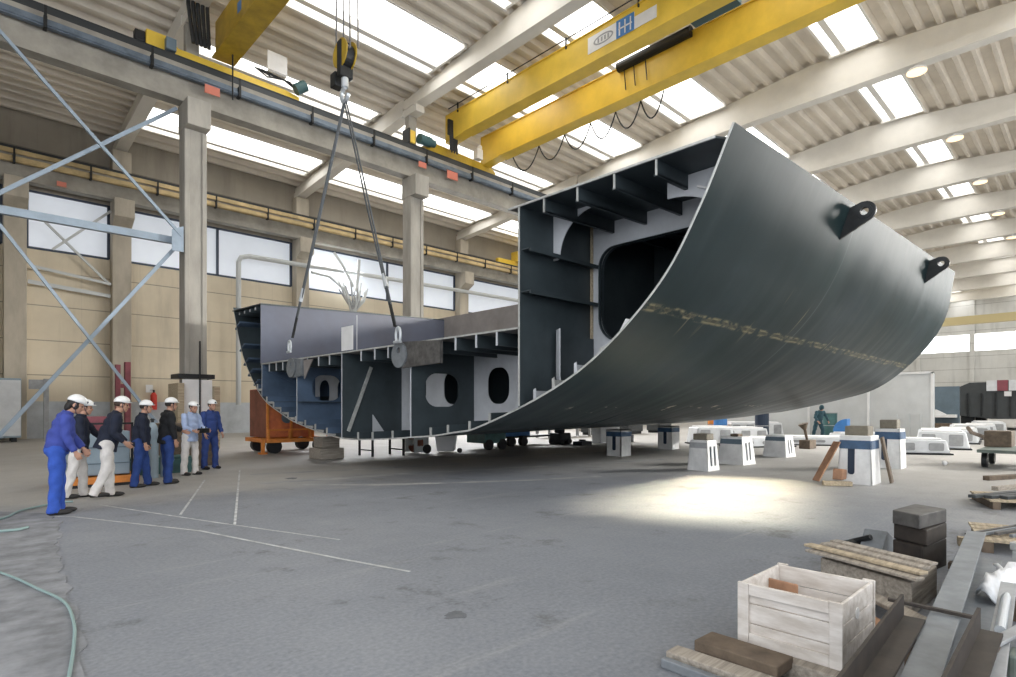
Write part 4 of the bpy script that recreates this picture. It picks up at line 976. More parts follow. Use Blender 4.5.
# orange transporter under the far side of the hull section
t = thing('transporter', 'rusty orange transporter box on wheels under the far end of the hull section', 'transporter', (9.0, 21.2, 0))
g = MB(); g.box(8.05, 9.75, 20.55, 22.2, .55, 2.28); b_ = g.build('box', [M['orange']], t, bevel=.03)
g = MB(); g.box(8.035, 8.05, 20.6, 22.15, .55, 2.26); g.build('side_plate', M['orange_d'], b_)
for u in (8.05, 8.9, 9.72):
    g = MB(); g.box(u - .04, u + .04, 20.5, 20.56, .5, 2.28); g.build('rib', M['orange_l'], b_)
g = MB(); g.plate(arc(8.75, 1.25, .2, 0, 360, 14)[:-1], [], VF, 20.535, 20.549); g.build('grey_patch', M['slate'], b_)
g = MB(); g.box(7.9, 10.3, 20.25, 20.4, .38, .52); g.box(7.9, 10.3, 22.1, 22.25, .38, .52); g.box(7.9, 8.05, 20.4, 22.1, .38, .52); g.box(10.15, 10.3, 20.4, 22.1, .38, .52); g.build('frame', M['orange_l'], t, bevel=.01)
for u in (8.0, 8.75, 9.5, 10.2):
    g = MB(); g.box(u - .04, u + .04, 20.28, 20.34, .5, .85); g.build('stake', M['orange_l'], t)
g = MB(); g.box(8.0, 10.2, 20.27, 20.31, .8, .86); g.build('guard_rail', M['orange_l'], t)
for u in (8.25, 9.95):
    for v in (20.45, 21.95):
        g = MB(); g.cyl((u, v - .12, .24), (u, v + .12, .24), .24, n=20); g.build('wheel', M['black'], t)
for (u, v) in ((7.8, 20.3), (10.4, 20.35)):
    g = MB(); g.box(u - .05, u + .05, v - .05, v + .05, .06, .55); g.box(u - .12, u + .12, v - .12, v + .12, 0, .06); g.build('jack_leg', M['orange_l'], t)
mb = MB(); mb.box(12.6, 13.1, 33.6, 34.5, 0, .9); tag(mb.build('timber_block', M['wood'], bevel=.03), 'small timber block on the floor by the left wall', 'timber block')

# things standing under and beyond the hull section
def trestle(u, v, lab):
    t = thing('trestle', lab, 'trestle', (u, v, 0), group='dark trestles under the hull section')
    g = MB(); g.box(u - .04, u + .04, v - .5, v + .5, .58, .66); g.build('top_bar', M['dark'], t)
    for y in (-.42, .42):
        g = MB(); g.box(u - .03, u + .03, v + y - .03, v + y + .03, 0, .6); g.build('leg', M['dark'], t)
    g = MB(); g.box(u - .02, u + .02, v - .42, v + .42, .18, .22); g.build('stretcher', M['dark'], t)
trestle(10.0, 17.2, 'dark trestle under the hull section, second from the white tub'); trestle(11.0, 16.9, 'dark trestle under the hull section next to the white tub')
t = thing('tub', 'white plastic tub on the floor under the hull section', 'tub', (12.9, 16.6, 0))
g = MB(); g.tube([(12.9, 16.6, .05), (12.9, 16.6, .78)], [.42, .55], 4); g.build('body', M['white'], t, bevel=.05)
g = MB(); g.tube([(12.9, 16.6, .76), (12.9, 16.6, .82)], [.6, .6], 4); g.build('rim', M['panelw'], t, bevel=.02)
for y in (16.2, 17.0):
    g = MB(); g.cyl((13.2, y - .05, .08), (13.2, y + .05, .08), .08, n=12); g.build('caster', M['black'], t)
t = thing('hose_reel', 'small wheeled hose reel under the hull section left of the white tub', 'hose reel', (11.9, 17.0, 0))
g = MB()
for a in range(4): g.tube([(11.75 + .06 * a, 17 + .3 * math.cos(R(q)), .38 + .3 * math.sin(R(q))) for q in range(0, 361, 24)], .035, 6)
g.build('hose', M['orange_d'], t); g = MB(); g.box(11.6, 12.2, 16.7, 16.75, .05, .7); g.box(11.6, 12.2, 17.25, 17.3, .05, .7); g.cyl((11.9, 16.7, .38), (11.9, 17.3, .38), .05, n=10); g.build('frame', M['pipe'], t)
for y in (16.66, 17.34):
    g = MB(); g.cyl((12.1, y - .04, .16), (12.1, y + .04, .16), .16, n=14); g.build('wheel', M['black'], t)
mb = MB(); mb.box(8.2, 9.0, 16.8, 17.6, 0, .35); mb.box(8.3, 8.9, 16.9, 17.5, .35, .7); tag(mb.build('support_block', M['wood'], bevel=.03), 'pale stepped support block below the hull edge right of the orange transporter', 'block')
t = thing('generator', 'dark green generator on wheels beyond the hull section', 'generator', (15.2, 16.9, 0))
g = MB(); g.plate([(14.6, .25), (15.7, .25), (15.7, .75), (15.4, .98), (14.8, .98), (14.6, .75)], [], VF, 16.4, 17.5); g.build('hood', M['green'], t, bevel=.04)
g = MB(); g.box(15.7, 15.73, 16.5, 17.4, .35, .75); g.build('grille', M['gtable'], t)
for u in (14.8, 15.5):
    g = MB(); g.cyl((u, 16.35, .2), (u, 16.5, .2), .2, n=16); g.build('wheel', M['black'], t)
t = thing('trailer', 'bright blue box trailer beyond the hull section', 'trailer', (17.3, 17.6, 0))
g = MB(); g.box(16.3, 17.9, 17.2, 18.4, .42, 1.25); g.build('box', M['blue'], t, bevel=.03)
g = MB(); g.box(16.2, 19.3, 17.3, 18.3, .34, .42); g.build('chassis', M['dark'], t)
for u in (16.8, 17.5):
    g = MB(); g.cyl((u, 17.15, .2), (u, 17.35, .2), .2, n=16); g.build('wheel', M['black'], t)
t = thing('floor_machine', 'small black machine on the floor beside the blue trailer', 'machine', (19.5, 16.9, 0))
g = MB(); g.box(19.1, 19.9, 16.6, 17.2, .15, .5); g.box(19.3, 19.6, 16.7, 17.1, .5, .75); g.build('body', M['dark'], t, bevel=.05)
for u in (19.25, 19.75):
    g = MB(); g.cyl((u, 16.55, .13), (u, 17.25, .13), .13, n=14); g.build('roller', M['black'], t)
t = thing('work_bench', 'low grey steel bench beyond the hull section', 'bench', (25, 21, 0))
g = MB(); g.box(22.5, 26.5, 20.3, 21.6, .62, .72); g.build('top', M['gtable'], t)
for u in (22.8, 26.2):
    for v in (20.5, 21.4):
        g = MB(); g.box(u - .06, u + .06, v - .06, v + .06, 0, .62); g.build('leg', M['gtable'], t)
mb = MB(); mb.plate([(21.1, 0), (22.6, 0), (22.6, .98), (21.1, .92)], [], VF, 15.9, 16.4); tag(mb.build('white_screen', M['panelw'], bevel=.03), 'white box panel on the floor beyond the hull section', 'panel')
mb = MB(); mb.box(22.7, 23.3, 15.6, 16.1, 0, .35); mb.box(22.8, 23.2, 15.7, 16.0, .35, .5); tag(mb.build('steel_block', M['dark'], bevel=.03), 'dark steel block beside the white box panel', 'block')
mb = MB(); mb.box(19.4, 20.1, 15.6, 16.1, 0, .16); mb.cyl((19.75, 15.85, .16), (19.75, 15.85, .24), .15, n=14); tag(mb.build('scrap_plate', M['dark'], bevel=.02), 'flat dark scrap piece on the floor in front of the white box panel', 'scrap')
for i, (u, v, w) in enumerate(((28, 21.5, 1.5), (30.5, 20.8, 1.6), (33.5, 20.5, 1.4))):
    t = thing('tool_cabinet', ('dark tool cabinet beyond the hull section, leftmost of three', 'dark tool cabinet beyond the hull section, middle of three', 'dark tool cabinet beyond the hull section, rightmost of three')[i], 'cabinet', (u, v, 0), group='dark tool cabinets')
    g = MB(); g.box(u - w / 2, u + w / 2, v - .5, v + .5, .15, 1.15); g.build('body', M['hulk'], t, bevel=.02)
    g = MB(); g.box(u - w / 2, u + w / 2, v - .55, v + .5, 1.15, 1.2); g.build('worktop', M['wood_d'], t); g = MB(); g.box(u - w / 2 + .1, u + w / 2 - .1, v - .45, v + .45, 0, .15); g.build('plinth', M['dark'], t)

# white keel supports
def support(label, u, v, rz, s=1.0, h=1.05, slots=2, cap=None, band=True, wide=.62, tslot=False, cut=(0,), taper=.80, blank=(1,)):
    t = thing('keel_support', label, 'support block', (u, v, 0), rz, 'white keel supports on the floor')
    w = wide * s / 2; h *= s; wt = w * taper
    body = MB()
    # four tapered walls with slots cut in two faces
    def face(T, slots_, ts):
        o_ = [(-w, 0), (w, 0), (wt, h), (-wt, h)]
        hs = []
        if ts: hs = [rrect(-.07 * s, .09 * s, h * .22, h * .78, .05 * s)]
        elif slots_ == 1: hs = [rrect(-.14 * s, -.0 * s, h * .20, h * .80, .06 * s)]
        elif slots_ == 2: hs = [rrect(-.15 * s, -.04 * s, h * .14, h * .80, .05 * s), rrect(.05 * s, .16 * s, h * .14, h * .80, .05 * s)]
        tl = (w - wt) / h
        body.plate(o_, hs, lambda a, b, t_: T @ Vector((a, -w + b * tl + t_, b)), 0, .03 * s)
    for i in range(4): face(Matrix.Rotation(math.pi / 2 * i, 3, 'Z'), slots if i in cut else 0, tslot and i in cut)
    body.box(-wt, wt, -wt, wt, h - .03, h)
    body.build('body', M['die'], t, local=True)
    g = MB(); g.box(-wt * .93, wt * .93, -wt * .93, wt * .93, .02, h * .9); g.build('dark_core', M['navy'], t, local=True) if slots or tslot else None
    if band:
        g = MB(); z0, z1 = h * .74, h * .92; tl = (w - wt) / h
        for i in blank:
            T = Matrix.Rotation(-math.pi / 2 * i, 3, 'Z')
            x0, x1 = (-w + z0 * tl, w - z0 * tl) if i else (-w + z0 * tl, w - z0 * tl)
            g.plate([(x0, z0), (x1, z0), (wt + (h - z1) * tl, z1), (-wt - (h - z1) * tl, z1)], [], lambda a, b, t_: T @ Vector((a, -w + b * tl + t_, b)), -.012, -.002)
        g.build('band', M['navyband' if band is True else band], t, local=True)
    if cap:
        m_, a, b, c_ = cap; g = MB(); g.box(-a, a, -b, b, h, h + c_); g.build('cap', M[m_], t, local=True, bevel=.02)
    return t
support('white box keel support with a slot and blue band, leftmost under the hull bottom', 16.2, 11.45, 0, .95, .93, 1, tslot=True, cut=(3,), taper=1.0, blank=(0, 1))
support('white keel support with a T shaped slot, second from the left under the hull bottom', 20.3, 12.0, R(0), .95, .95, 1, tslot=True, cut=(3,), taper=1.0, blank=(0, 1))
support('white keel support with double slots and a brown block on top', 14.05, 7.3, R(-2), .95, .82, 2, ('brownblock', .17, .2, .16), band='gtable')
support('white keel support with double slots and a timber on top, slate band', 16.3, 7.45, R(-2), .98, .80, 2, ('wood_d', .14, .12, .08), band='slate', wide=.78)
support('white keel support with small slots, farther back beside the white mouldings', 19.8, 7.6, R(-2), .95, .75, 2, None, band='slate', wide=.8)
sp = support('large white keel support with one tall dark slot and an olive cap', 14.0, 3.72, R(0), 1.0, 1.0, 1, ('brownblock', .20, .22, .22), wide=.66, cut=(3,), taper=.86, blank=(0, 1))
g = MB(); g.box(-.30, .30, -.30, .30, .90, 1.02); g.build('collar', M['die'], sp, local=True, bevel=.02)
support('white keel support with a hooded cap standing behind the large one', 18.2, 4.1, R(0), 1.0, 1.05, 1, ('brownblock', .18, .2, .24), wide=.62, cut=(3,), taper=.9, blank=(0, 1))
slab('timber_prop', 'dark timber plank leaning against the right side of the large keel support', 'plank', ((14.36, 3.20, .02), (14.26, 3.36, .98), .05, .16), M['wood_d'])
slab('timber_prop', 'brown board leaning against the left side of the large keel support', 'plank', ((13.3, 4.35, .05), (13.68, 4.05, .88), .22, .03), M['wood_o'])
slab('timber_block', 'pale timber batten on the floor in front of the large keel support', 'timber', ((13.0, 4.12, .05), (13.28, 3.66, .05), .14, .09), M['wood_y'])
mb = MB(); mb.plate([(13.35, .1), (13.62, .1), (13.66, .3), (13.4, .33)], [], VF, 3.85, 4.05); tag(mb.build('brick_wedge', M['wood_o'], bevel=.02), 'orange wedge block at the foot of the large keel support', 'wedge')
mb = MB(); mb.ell((20.0, 3.2, .06), .065); tag(mb.build('float_ball', M['white'], smooth=True), 'small white ball lying alone on the floor', 'ball')

# white mouldings: the long row and the scatter behind the supports
def moulding(label, u, v, rz, L, W, Hh, name='hull_moulding'):
    t = thing(name, label, 'moulding', (u, v, 0), rz, 'white moulded parts on the floor')
    g = MB(); g.plate([(-L / 2, .05), (L / 2, .05), (L / 2 - .12, Hh), (-L / 2 + .12, Hh)], [], lambda a, b, t_: Vector((a, t_, b)), -W / 2, W / 2); g.build('shell', M['panelw'], t, local=True, bevel=.05)
    n = max(1, int(L / .8))
    for i in range(n):
        x = -L / 2 + (i + .5) * L / n
        g = MB(); g.plate(rrect(x - .22, x + .22, .14, Hh - .1, .05), [], lambda a, b, t_: Vector((a, t_, b)), -W / 2 - .02, -W / 2 - .002); g.build('vent', M['gtable'], t, local=True)
    g = MB(); g.box(-L / 2 + .2, L / 2 - .2, -W / 2 + .2, W / 2 - .2, Hh, Hh + .06); g.build('lid', M['white'], t, local=True, bevel=.03)
    g = MB(); g.box(-L / 2 - .06, L / 2 + .06, -W / 2 - .04, W / 2, 0, .05); g.build('skid', M['dark'], t, local=True); return t
rows = ['nearest', 'second', 'third', 'fourth', 'fifth', 'farthest']
for i in range(6):
    u = 24.6 + i * 4.6 + .25 * i * i * .3; moulding('white moulded part in the long row right of the keel supports, %s of the row' % rows[i], u, 4.62 + .2 * i + (.15 if i == 0 else 0), R(-84 + 5 * (i % 2)) if i else R(-62), 1.7, 3.4 if i else 1.2, .62 + .06 * (i % 2) if i else .5)
for i, (u, v, rz, L, W, Hh, lab) in enumerate(((24.2, 10.2, -30, 2.6, 1.3, .36, 'white moulded part lying behind the double slotted supports'), (27.2, 8.9, -60, 2.8, 1.4, .34, 'long white moulded part below the person in teal'), (31.2, 8.2, -50, 2.6, 1.2, .40, 'white moulded part with vents beside the person in teal'),
        (28.2, 13.2, -40, 3.2, 1.6, .6, 'white moulded part under the far edge of the hull bottom'), (33.5, 14.5, -40, 3.2, 1.6, .75, 'white moulded part far behind the hull bottom'), (24.5, 12.4, -40, 1.8, 1.1, .75, 'white moulded box beside the T slotted support'))):
    moulding(lab, u, v, R(rz), L, W, Hh)
mb = MB(); mb.plate([(8.75, .46)] + arc(8.75, .46, .62, 0, 90, 10), [], UF, 31.0, 31.5); tag(mb.build('blue_cover', M['blue'], bevel=.03), 'blue quarter round cover beside the person in teal', 'cover')
for i, (u, v, m_, lab) in enumerate(((30.0, 14.6, 'blue', 'blue drum among the far white parts'), (31.9, 15.9, 'orange_l', 'orange drum among the far white parts'), (31.5, 13.0, 'navy', 'dark blue drum among the far white parts'), (34.6, 10.6, 'green', 'green crate beyond the far white parts'))):
    t = thing('drum', lab, 'drum', (u, v, 0)); g = MB(); g.tube([(u, v, 0), (u, v, 1.35)], .35, 18); g.build('body', M[m_], t); g = MB()
    for z in (.02, .65, 1.33): g.tube([(u, v, z - .02), (u, v, z + .02)], .37, 18)
    g.build('hoop', M['gtable'], t)
mb = MB(); mb.tube([(24.4, 8.3, .34), (24.3, 8.35, .75), (24.25, 8.4, .98)], [.05, .06, .20], 10); mb.box(24.1, 24.8, 8.1, 8.5, 0, .34); tag(mb.build('timber_bollard', M['wood_d'], bevel=.01), 'brown round headed bollard on the white moulding', 'bollard')

# pale sheeted enclosure and the dark hull pieces at the far right
t = thing('spray_enclosure', 'large pale grey sheeted enclosure beyond the end of the hull section', 'enclosure', (36, 11, 0))
g = MB(); g.box(35.6, 36.2, 6.2, 17, 0, 3.35); g.build('sheeting', M['sheet'], t)
for v in (6.2, 9, 12, 15):
    g = MB(); g.box(35.5, 35.62, v - .05, v + .05, 0, 3.42); g.build('post', M['white'], t)
g = MB(); g.box(35.5, 35.62, 6.15, 17, 3.34, 3.45); g.build('top_rail', M['white'], t)
for v in (6.7, 7.2, 7.7):
    g = MB(); g.box(35.52, 35.6, v - .04, v + .04, .1, 1.3); g.build('strut', M['pipe'], t)
t = thing('dark_hull_block', 'dark ribbed hull block standing at the far right end of the hall', 'hull block', (57, 6, 0))
g = MB(); pr = [(9.3, 1.6), (9.0, 2.5), (8.2, 3.05), (7.3, 3.5), (3, 3.55), (-3, 3.55), (-3, .9), (6, .8), (8.6, 1.1)]
g.plate(pr, [], UF, 55, 63); g.build('body', M['hulk'], t, bevel=.05)
for v in (8.2, 7.4, 6.6, 5.8, 5.0, 4.2, 3.4):
    g = MB(); g.box(54.9, 55, v - .05, v + .05, 1.0, 2.7); g.build('rib', M['dark'], t)
for v, m_ in ((6.0, 'panelw'), (5.4, 'maroon'), (4.75, 'panelw')):
    g = MB(); g.box(54.85, 56, v - .3, v + .3, 2.85, 3.62); g.build('top_panel', M[m_], t)
g = MB(); g.box(54.82, 54.9, 4.9, 5.3, 2.45, 2.8); g.build('white_tag', M['white'], t)
for (u, v) in ((56, 7.5), (56, 3.8), (62, 7.5), (62, 3.8)):
    g = MB(); g.box(u - .4, u + .4, v - .4, v + .4, 0, 1.0); g.build('cradle', M['dark'], t)
t = thing('work_platform', 'slate blue screen with a small white boat model in front of the dark hull block', 'screen', (50, 8.5, 0))
g = MB(); g.box(50, 50.3, 7.2, 9.7, .9, 3.1); g.box(49.8, 50.5, 7.2, 9.7, 0, .9); g.build('panel', M['slate'], t)
g = MB(); g.box(49.2, 50.0, 7.3, 9.4, .95, 1.15); g.plate([(7.8, 1.15), (9.2, 1.15), (8.9, 1.4), (8.4, 1.5)], [], UF, 49.4, 49.6); g.build('white_boat', M['white'], t)
g = MB(); g.box(48.8, 49.8, 6.9, 9.9, 0, .55); g.build('step', M['wood_d'], t, bevel=.03)

# cart and pallets at the right edge
t = thing('hand_cart', 'green grey hand cart with a long handle at the right edge', 'cart', (20.9, 2.2, 0))
g = MB(); g.plate([(19.6, .42), (22.2, .42), (22.2, .50), (19.6, .50)], [], VF, 1.35, 2.45); g.build('deck', M['cart'], t)
g = MB(); g.box(21.3, 22.1, 1.9, 2.5, .5, .95); g.build('box', M['wood_d'], t, bevel=.02)
for u in (20.2, 21.6):
    for v in (1.45, 2.35):
        g = MB(); g.cyl((u, v - .06, .2), (u, v + .06, .2), .2, n=16); g.build('wheel', M['black'], t)
g = MB(); g.tube([(22.1, 2.4, .6), (22.8, 2.75, .75), (23.8, 3.1, .8), (24.2, 3.25, .95)], .06, 8); g.build('handle', M['wood_d'], t)
def pallet(label, u, v, rz, load):
    t = thing('pallet', label, 'pallet', (u, v, 0), rz, 'pallets along the right edge')
    for i in range(5):
        g = MB(); x = -.5 + i * .25; g.box(x - .09, x + .09, -.6, .6, .12, .145); g.build('board', M['wood_y'], t, local=True)
    for y in (-.52, 0, .52):
        g = MB(); g.box(-.6, .6, y - .05, y + .05, 0, .12); g.build('bearer', M['wood_d'], t, local=True)
pallet('timber pallet under dark steel bars at the right edge, farther of two', 12.6, .95, R(20), 0); pallet('timber pallet under grey steel bars at the right edge, nearer of two', 8.95, .55, R(12), 1)
for i in range(4): slab('steel_bar', ('dark flat bar on the farther pallet, longest of four', 'dark flat bar on the farther pallet, second of four', 'dark flat bar on the farther pallet, third of four', 'dark flat bar on the farther pallet, shortest of four')[i], 'steel bar', ((11.9 + .1 * i, 1.55 - .19 * i, .172), (13.5 - .05 * i, .90 - .19 * i, .172), .11, .05), M['hulk'], .004, 'bars on the farther pallet')
for i in range(6):
    slab('steel_bar', 'grey bar on the nearer pallet, %s from the outer side' % ('first', 'second', 'third', 'fourth', 'fifth', 'sixth')[i], 'steel bar', ((8.3 + .09 * i, 1.13 - .12 * i, .165 + .01 * (i % 3)), (9.85 + .1 * (i % 3), .6 - .12 * i, .175), .035, .035), M['steel'] if i % 2 else M['steel_d'], .003, 'bars on the nearer pallet')
slab('timber_batten', 'loose pale timber batten on the floor beyond the farther pallet', 'timber', ((14.6, 1.55, .04), (16.2, .9, .04), .12, .08), M['wood']); 
slab('timber_batten', 'dark timber batten on the floor between the cart and the farther pallet', 'timber', ((16.5, 1.9, .05), (18.3, 1.1, .05), .14, .1), M['wood_d'])
mb = MB(); mb.ell((9.95, 1.75, .03), (.10, .05, .03)); tag(mb.build('paper_scrap', M['white'], smooth=True), 'white scrap of paper on the floor beyond the grey beam', 'scrap')

# ================================================================= FOREGROUND HEAP
t = thing('crate', 'whitewashed open wooden crate at the lower right', 'crate', (3.97, 1.36, .10))
x0, x1, y0, y1, z0, z1 = 3.68, 4.30, 1.06, 1.66, .10, .48
g = MB(); g.box(x0, x1, y0, y1, z0, z0 + .02); g.build('bottom', M['crate'], t)
for i in range(3):
    for (a, b) in ((x0, x0 + .018), (x1 - .018, x1)):
        g = MB(); zz = z0 + i * (z1 - z0) / 3; g.box(a, b, y0 + .01, y1 - .01, zz + .003, zz + (z1 - z0) / 3 - .003); g.build('end_board', M['crate'], t, bevel=.003)
    for (a, b) in ((y0, y0 + .018), (y1 - .018, y1)):
        g = MB(); zz = z0 + i * (z1 - z0) / 3; g.box(x0 + .018, x1 - .018, a, b, zz + .003, zz + (z1 - z0) / 3 - .003); g.build('side_board', M['crate'] if b < 1.3 else M['crate'], t, bevel=.003)
for y in (y0 + .03, y1 - .03):
    for x in (x0 - .012, x1 + .012):
        g = MB(); g.box(x - .012, x + .012, y - .035, y + .035, z0, z1 + .004); g.build('corner_batten', M['crate'], t, bevel=.003)
for z in (z0 + .035, z1 - .035):
    g = MB(); g.box(x0 - .022, x0 - .001, y0 + .066, y1 - .066, z - .035, z + .035); g.build('cross_batten', M['crate'], t, bevel=.003)
g = MB(); g.cyl((3.95, y0 - .004, .36), (3.95, y0, .36), .035, n=16); g.build('round_sticker', M['white'], t)
slab('timber_offcut', 'pale board lying inside the crate', 'board', ((3.75, 1.20, .38), (4.2, 1.34, .20), .10, .02), M['crate']); slab('timber_offcut', 'brown board standing inside the crate against its far side', 'board', ((4.1, 1.61, .135), (4.1, 1.60, .42), .3, .02), M['wood_o'])
for i, (p, q, w, h, m_, lab) in enumerate((
    ((3.30, 1.93, .04), (3.30, 1.24, .04), .14, .08, 'wood', 'weathered timber beam in front of the dark timber by the crate'),
    ((3.50, 1.82, .10), (3.48, 1.30, .10), .22, .07, 'wood_d', 'dark timber lying against the left front of the crate'),
    ((3.18, 1.92, .03), (3.16, 1.26, .03), .05, .06, 'steel', 'grey steel bar beside the timbers left of the crate'),
    ((3.62, 1.62, .05), (3.62, .98, .05), .10, .10, 'wood', 'timber bearer under the front edge of the crate'),
    ((4.25, 1.72, .05), (4.25, .95, .05), .10, .10, 'wood', 'timber bearer under the rear edge of the crate'))):
    slab('timber_beam' if m_ != 'steel' else 'steel_bar', lab, 'timber' if m_ != 'steel' else 'steel bar', (p, q, w, h), M[m_])
# timber stack behind the crate
t = thing('timber_box', 'low grey timber box behind the crate carrying loose boards', 'box', (5.9, 1.5, 0))
g = MB(); pts = [(5.62, 1.80), (5.30, 1.05), (6.05, 1.02), (6.25, 1.72)]
g.plate(pts, [], ZF, 0, .26); g.build('body', M['wood'], t, bevel=.01)
random.seed(11)
for i in range(7):
    a = i / 6; p = Vector((5.62 + .50 * a, 1.90 - .05 * a, .30)); q = Vector((5.25 + .55 * a, .98 + .03 * a, .30)); z = .012 + (.03 if i % 2 else 0)
    slab('timber_board', 'loose board on the timber box, %s from the crate' % ('first', 'second', 'third', 'fourth', 'fifth', 'sixth', 'seventh')[i], 'board', (p + Vector((0, random.uniform(-.05, .05), z)), q + Vector((0, random.uniform(-.06, .06), z)), .10, .022), M[('wood', 'wood_y', 'wood', 'wood', 'wood_y', 'wood', 'wood')[i]], .003, 'boards on the timber box')
for i, (z, lab) in enumerate(((.0, 'rusty steel block at the bottom of the block stack'), (.28, 'rusty steel block in the middle of the block stack'), (.44, 'grey topped steel block on top of the block stack'))):
    h = (.28, .16, .14)[i]; d = (.0, .03, -.02)[i]
    mb = MB(); mb.plate([(6.85 + d, 1.52), (6.68 + d, 1.24 - d), (7.30, 1.15), (7.45, 1.45)], [], ZF, z, z + h - .004); tag(mb.build('steel_block', M['rust'] if i < 2 else M['steel_d'], bevel=.012), lab, 'steel block', 'stacked steel blocks')
t = thing('scrap_clamp', 'crumpled blue grey metal scrap left of the steel block stack', 'scrap', (7.4, 1.85, 0))
g = MB(); g.plate([(7.1, 0), (7.7, 0), (7.6, .16), (7.35, .26), (7.2, .12)], [], VF, 1.68, 1.9); g.build('bent_plate', M['steel'], t, bevel=.01)
g = MB(); g.cyl((7.15, 2.02, .08), (7.5, 1.85, .12), .05, n=10); g.cyl((7.3, 2.1, .06), (7.2, 1.8, .2), .03, n=8); g.build('rod', M['dark'], t)
slab('timber_board', 'pale board leaning between the crate and the grey beam', 'board', ((5.38, 1.44, .11), (4.78, .88, .14), .13, .035), M['wood']); slab('timber_board', 'orange brown board under the pale leaning board', 'board', ((5.22, 1.56, .05), (4.55, 1.0, .06), .16, .03), M['wood_o'])
slab('timber_block', 'short pale timber block beside the far end of the grey beam', 'timber', ((7.55, 1.10, .22), (7.6, .92, .22), .09, .09), M['wood_y'])
# grey steel beam
t = thing('steel_girder', 'long grey steel I beam lying towards the camera at lower right', 'steel beam', (5.4, .75, .1))
a, b = Vector((7.5, .94, 0)), Vector((2.6, .56, 0)); d = (b - a).normalized(); sd = Vector((-d.y, d.x, 0))
g = MB(); zt = .35
g.bar(a + Vector((0, 0, zt - .012)), b + Vector((0, 0, zt - .012)), .15, .024); g.build('top_flange', M['steel'], t, bevel=.004)
g = MB(); g.bar(a + sd * .0 + Vector((0, 0, .21)), b + sd * .0 + Vector((0, 0, .21)), .018, .27); g.build('web', M['steel'], t)
g = MB(); g.bar(a + sd * .05 + Vector((0, 0, .08)), b + sd * .05 + Vector((0, 0, .08)), .30, .024); g.build('bottom_flange', M['steel'], t, bevel=.004)
for (u, v) in ((7.2, .92), (3.3, .61)):
    slab('timber_block', 'timber bearer under the %s end of the grey beam' % ('far' if u > 5 else 'near'), 'timber', ((u, v - .2, .033), (u, v + .2, .033), .1, .066), M['wood_d'])
slab('tie_bar', 'thin dark bar lying across the grey beam', 'steel bar', ((4.30, .98, .385), (4.35, .56, .365), .035, .02), M['rust'], .003)
mb = MB(); mb.bar((7.35, .62, .27), (7.5, .56, .27), .12, .08); mb.bar((7.35, .62, .16), (7.5, .56, .16), .08, .14); tag(mb.build('end_clip', M['edge'], bevel=.01), 'small pale steel clip against the far end of the grey beam', 'clip')
mb = MB(); mb.angle((4.06, .86, .36), (2.3, .76, .36), .12, .14, .016, flip=-1); tag(mb.build('angle_iron', M['rust']), 'rusty angle iron between the crate and the grey beam', 'angle iron')
mb = MB(); mb.angle((4.05, .505, .38), (2.3, .46, .38), .11, .13, .016, flip=-1); tag(mb.build('angle_iron', M['rust']), 'rusty angle iron right of the grey beam', 'angle iron')
for (u, v, lab) in ((3.9, .86, 'timber packing under the far end of the left angle iron'), (3.95, .50, 'timber packing under the far end of the right angle iron'), (2.75, .80, 'timber packing under the near end of the left angle iron'), (2.75, .40, 'timber packing under the near end of the right angle iron')):
    mb = MB(); mb.box(u - .05, u + .05, v - .10, v - .06, 0, .355 if v > .6 else .375); tag(mb.build('timber_packing', M['wood_d'], bevel=.006), lab, 'timber')
mb = MB(); mb.plate([(2.5, .82), (3.2, .78), (3.1, .60), (2.5, .58)], [], ZF, 0, .016); tag(mb.build('steel_plate', M['steel_d'], bevel=.003), 'dark triangular steel plate between the angle irons', 'plate')
# right hand edge: bag, tube, flats
t = thing('foil_bag', 'crumpled white sheet lying right of the grey beam', 'bag', (6.2, .66, .1))
random.seed(5); rows_ = []
for i in range(13):
    r_ = []
    for j in range(9):
        x = 5.72 + 1.05 * i / 12; y = .45 + .24 * j / 8 + .05 * math.sin(i * .6); e_ = min(i, 12 - i, j, 8 - j); r_.append((x, y, .15 + (.09 + random.uniform(-.03, .03)) * min(1, e_ / 2) + .05 * math.sin(i * 1.1 + j)))
    rows_.append(r_)
g = MB(); g.grid(rows_); fb = g.build('sheet', M['foil'], t, smooth=True); fb.modifiers.new('thick', 'SOLIDIFY').thickness = .012
g = MB(); g.box(5.75, 6.7, .45, .60, .0, .10); g.build('packing', M['wood_d'], t)
mb = MB(); mb.cyl((5.05, .478, .345), (4.25, .428, .352), .026, n=14); mb.cyl((5.05, .478, .345), (5.12, .482, .345), .017, n=10); tag(mb.build('steel_tube', M['shackle']), 'short bright steel tube right of the grey beam', 'tube')
slab('flat_bar', 'long pale flat bar slanting up to the right edge', 'flat bar', ((5.6, .515, .31), (3.35, .37, .33), .09, .02), M['gtable'], .003)
slab('flat_bar', 'shorter pale flat bar crossing the long one at the right edge', 'flat bar', ((4.7, .28, .35), (3.9, .44, .36), .06, .02), M['gtable'], .003)
slab('flat_bar', 'dark narrow bar beyond the long pale flat bar at the right edge', 'flat bar', ((6.9, .36, .20), (4.4, .27, .24), .10, .02), M['rust'], .003)
mb = MB(); mb.plate([(5.2, .36), (4.1, .30), (3.3, .33), (3.3, .06), (5.2, .0)], [], ZF, .18, .20); mb.box(3.5, 3.6, .1, .25, 0, .18); mb.box(4.8, 4.9, .08, .25, 0, .18); tag(mb.build('steel_plate', M['steel_d'], bevel=.003), 'wide dark steel plate in the bottom right corner', 'plate')
mb = MB(); mb.box(3.95, 4.12, .33, .37, .2, .32); mb.box(3.98, 4.09, .33, .37, 0, .2); tag(mb.build('green_clamp', M['cart'], bevel=.012), 'small olive green clamp on the right angle iron', 'clamp')

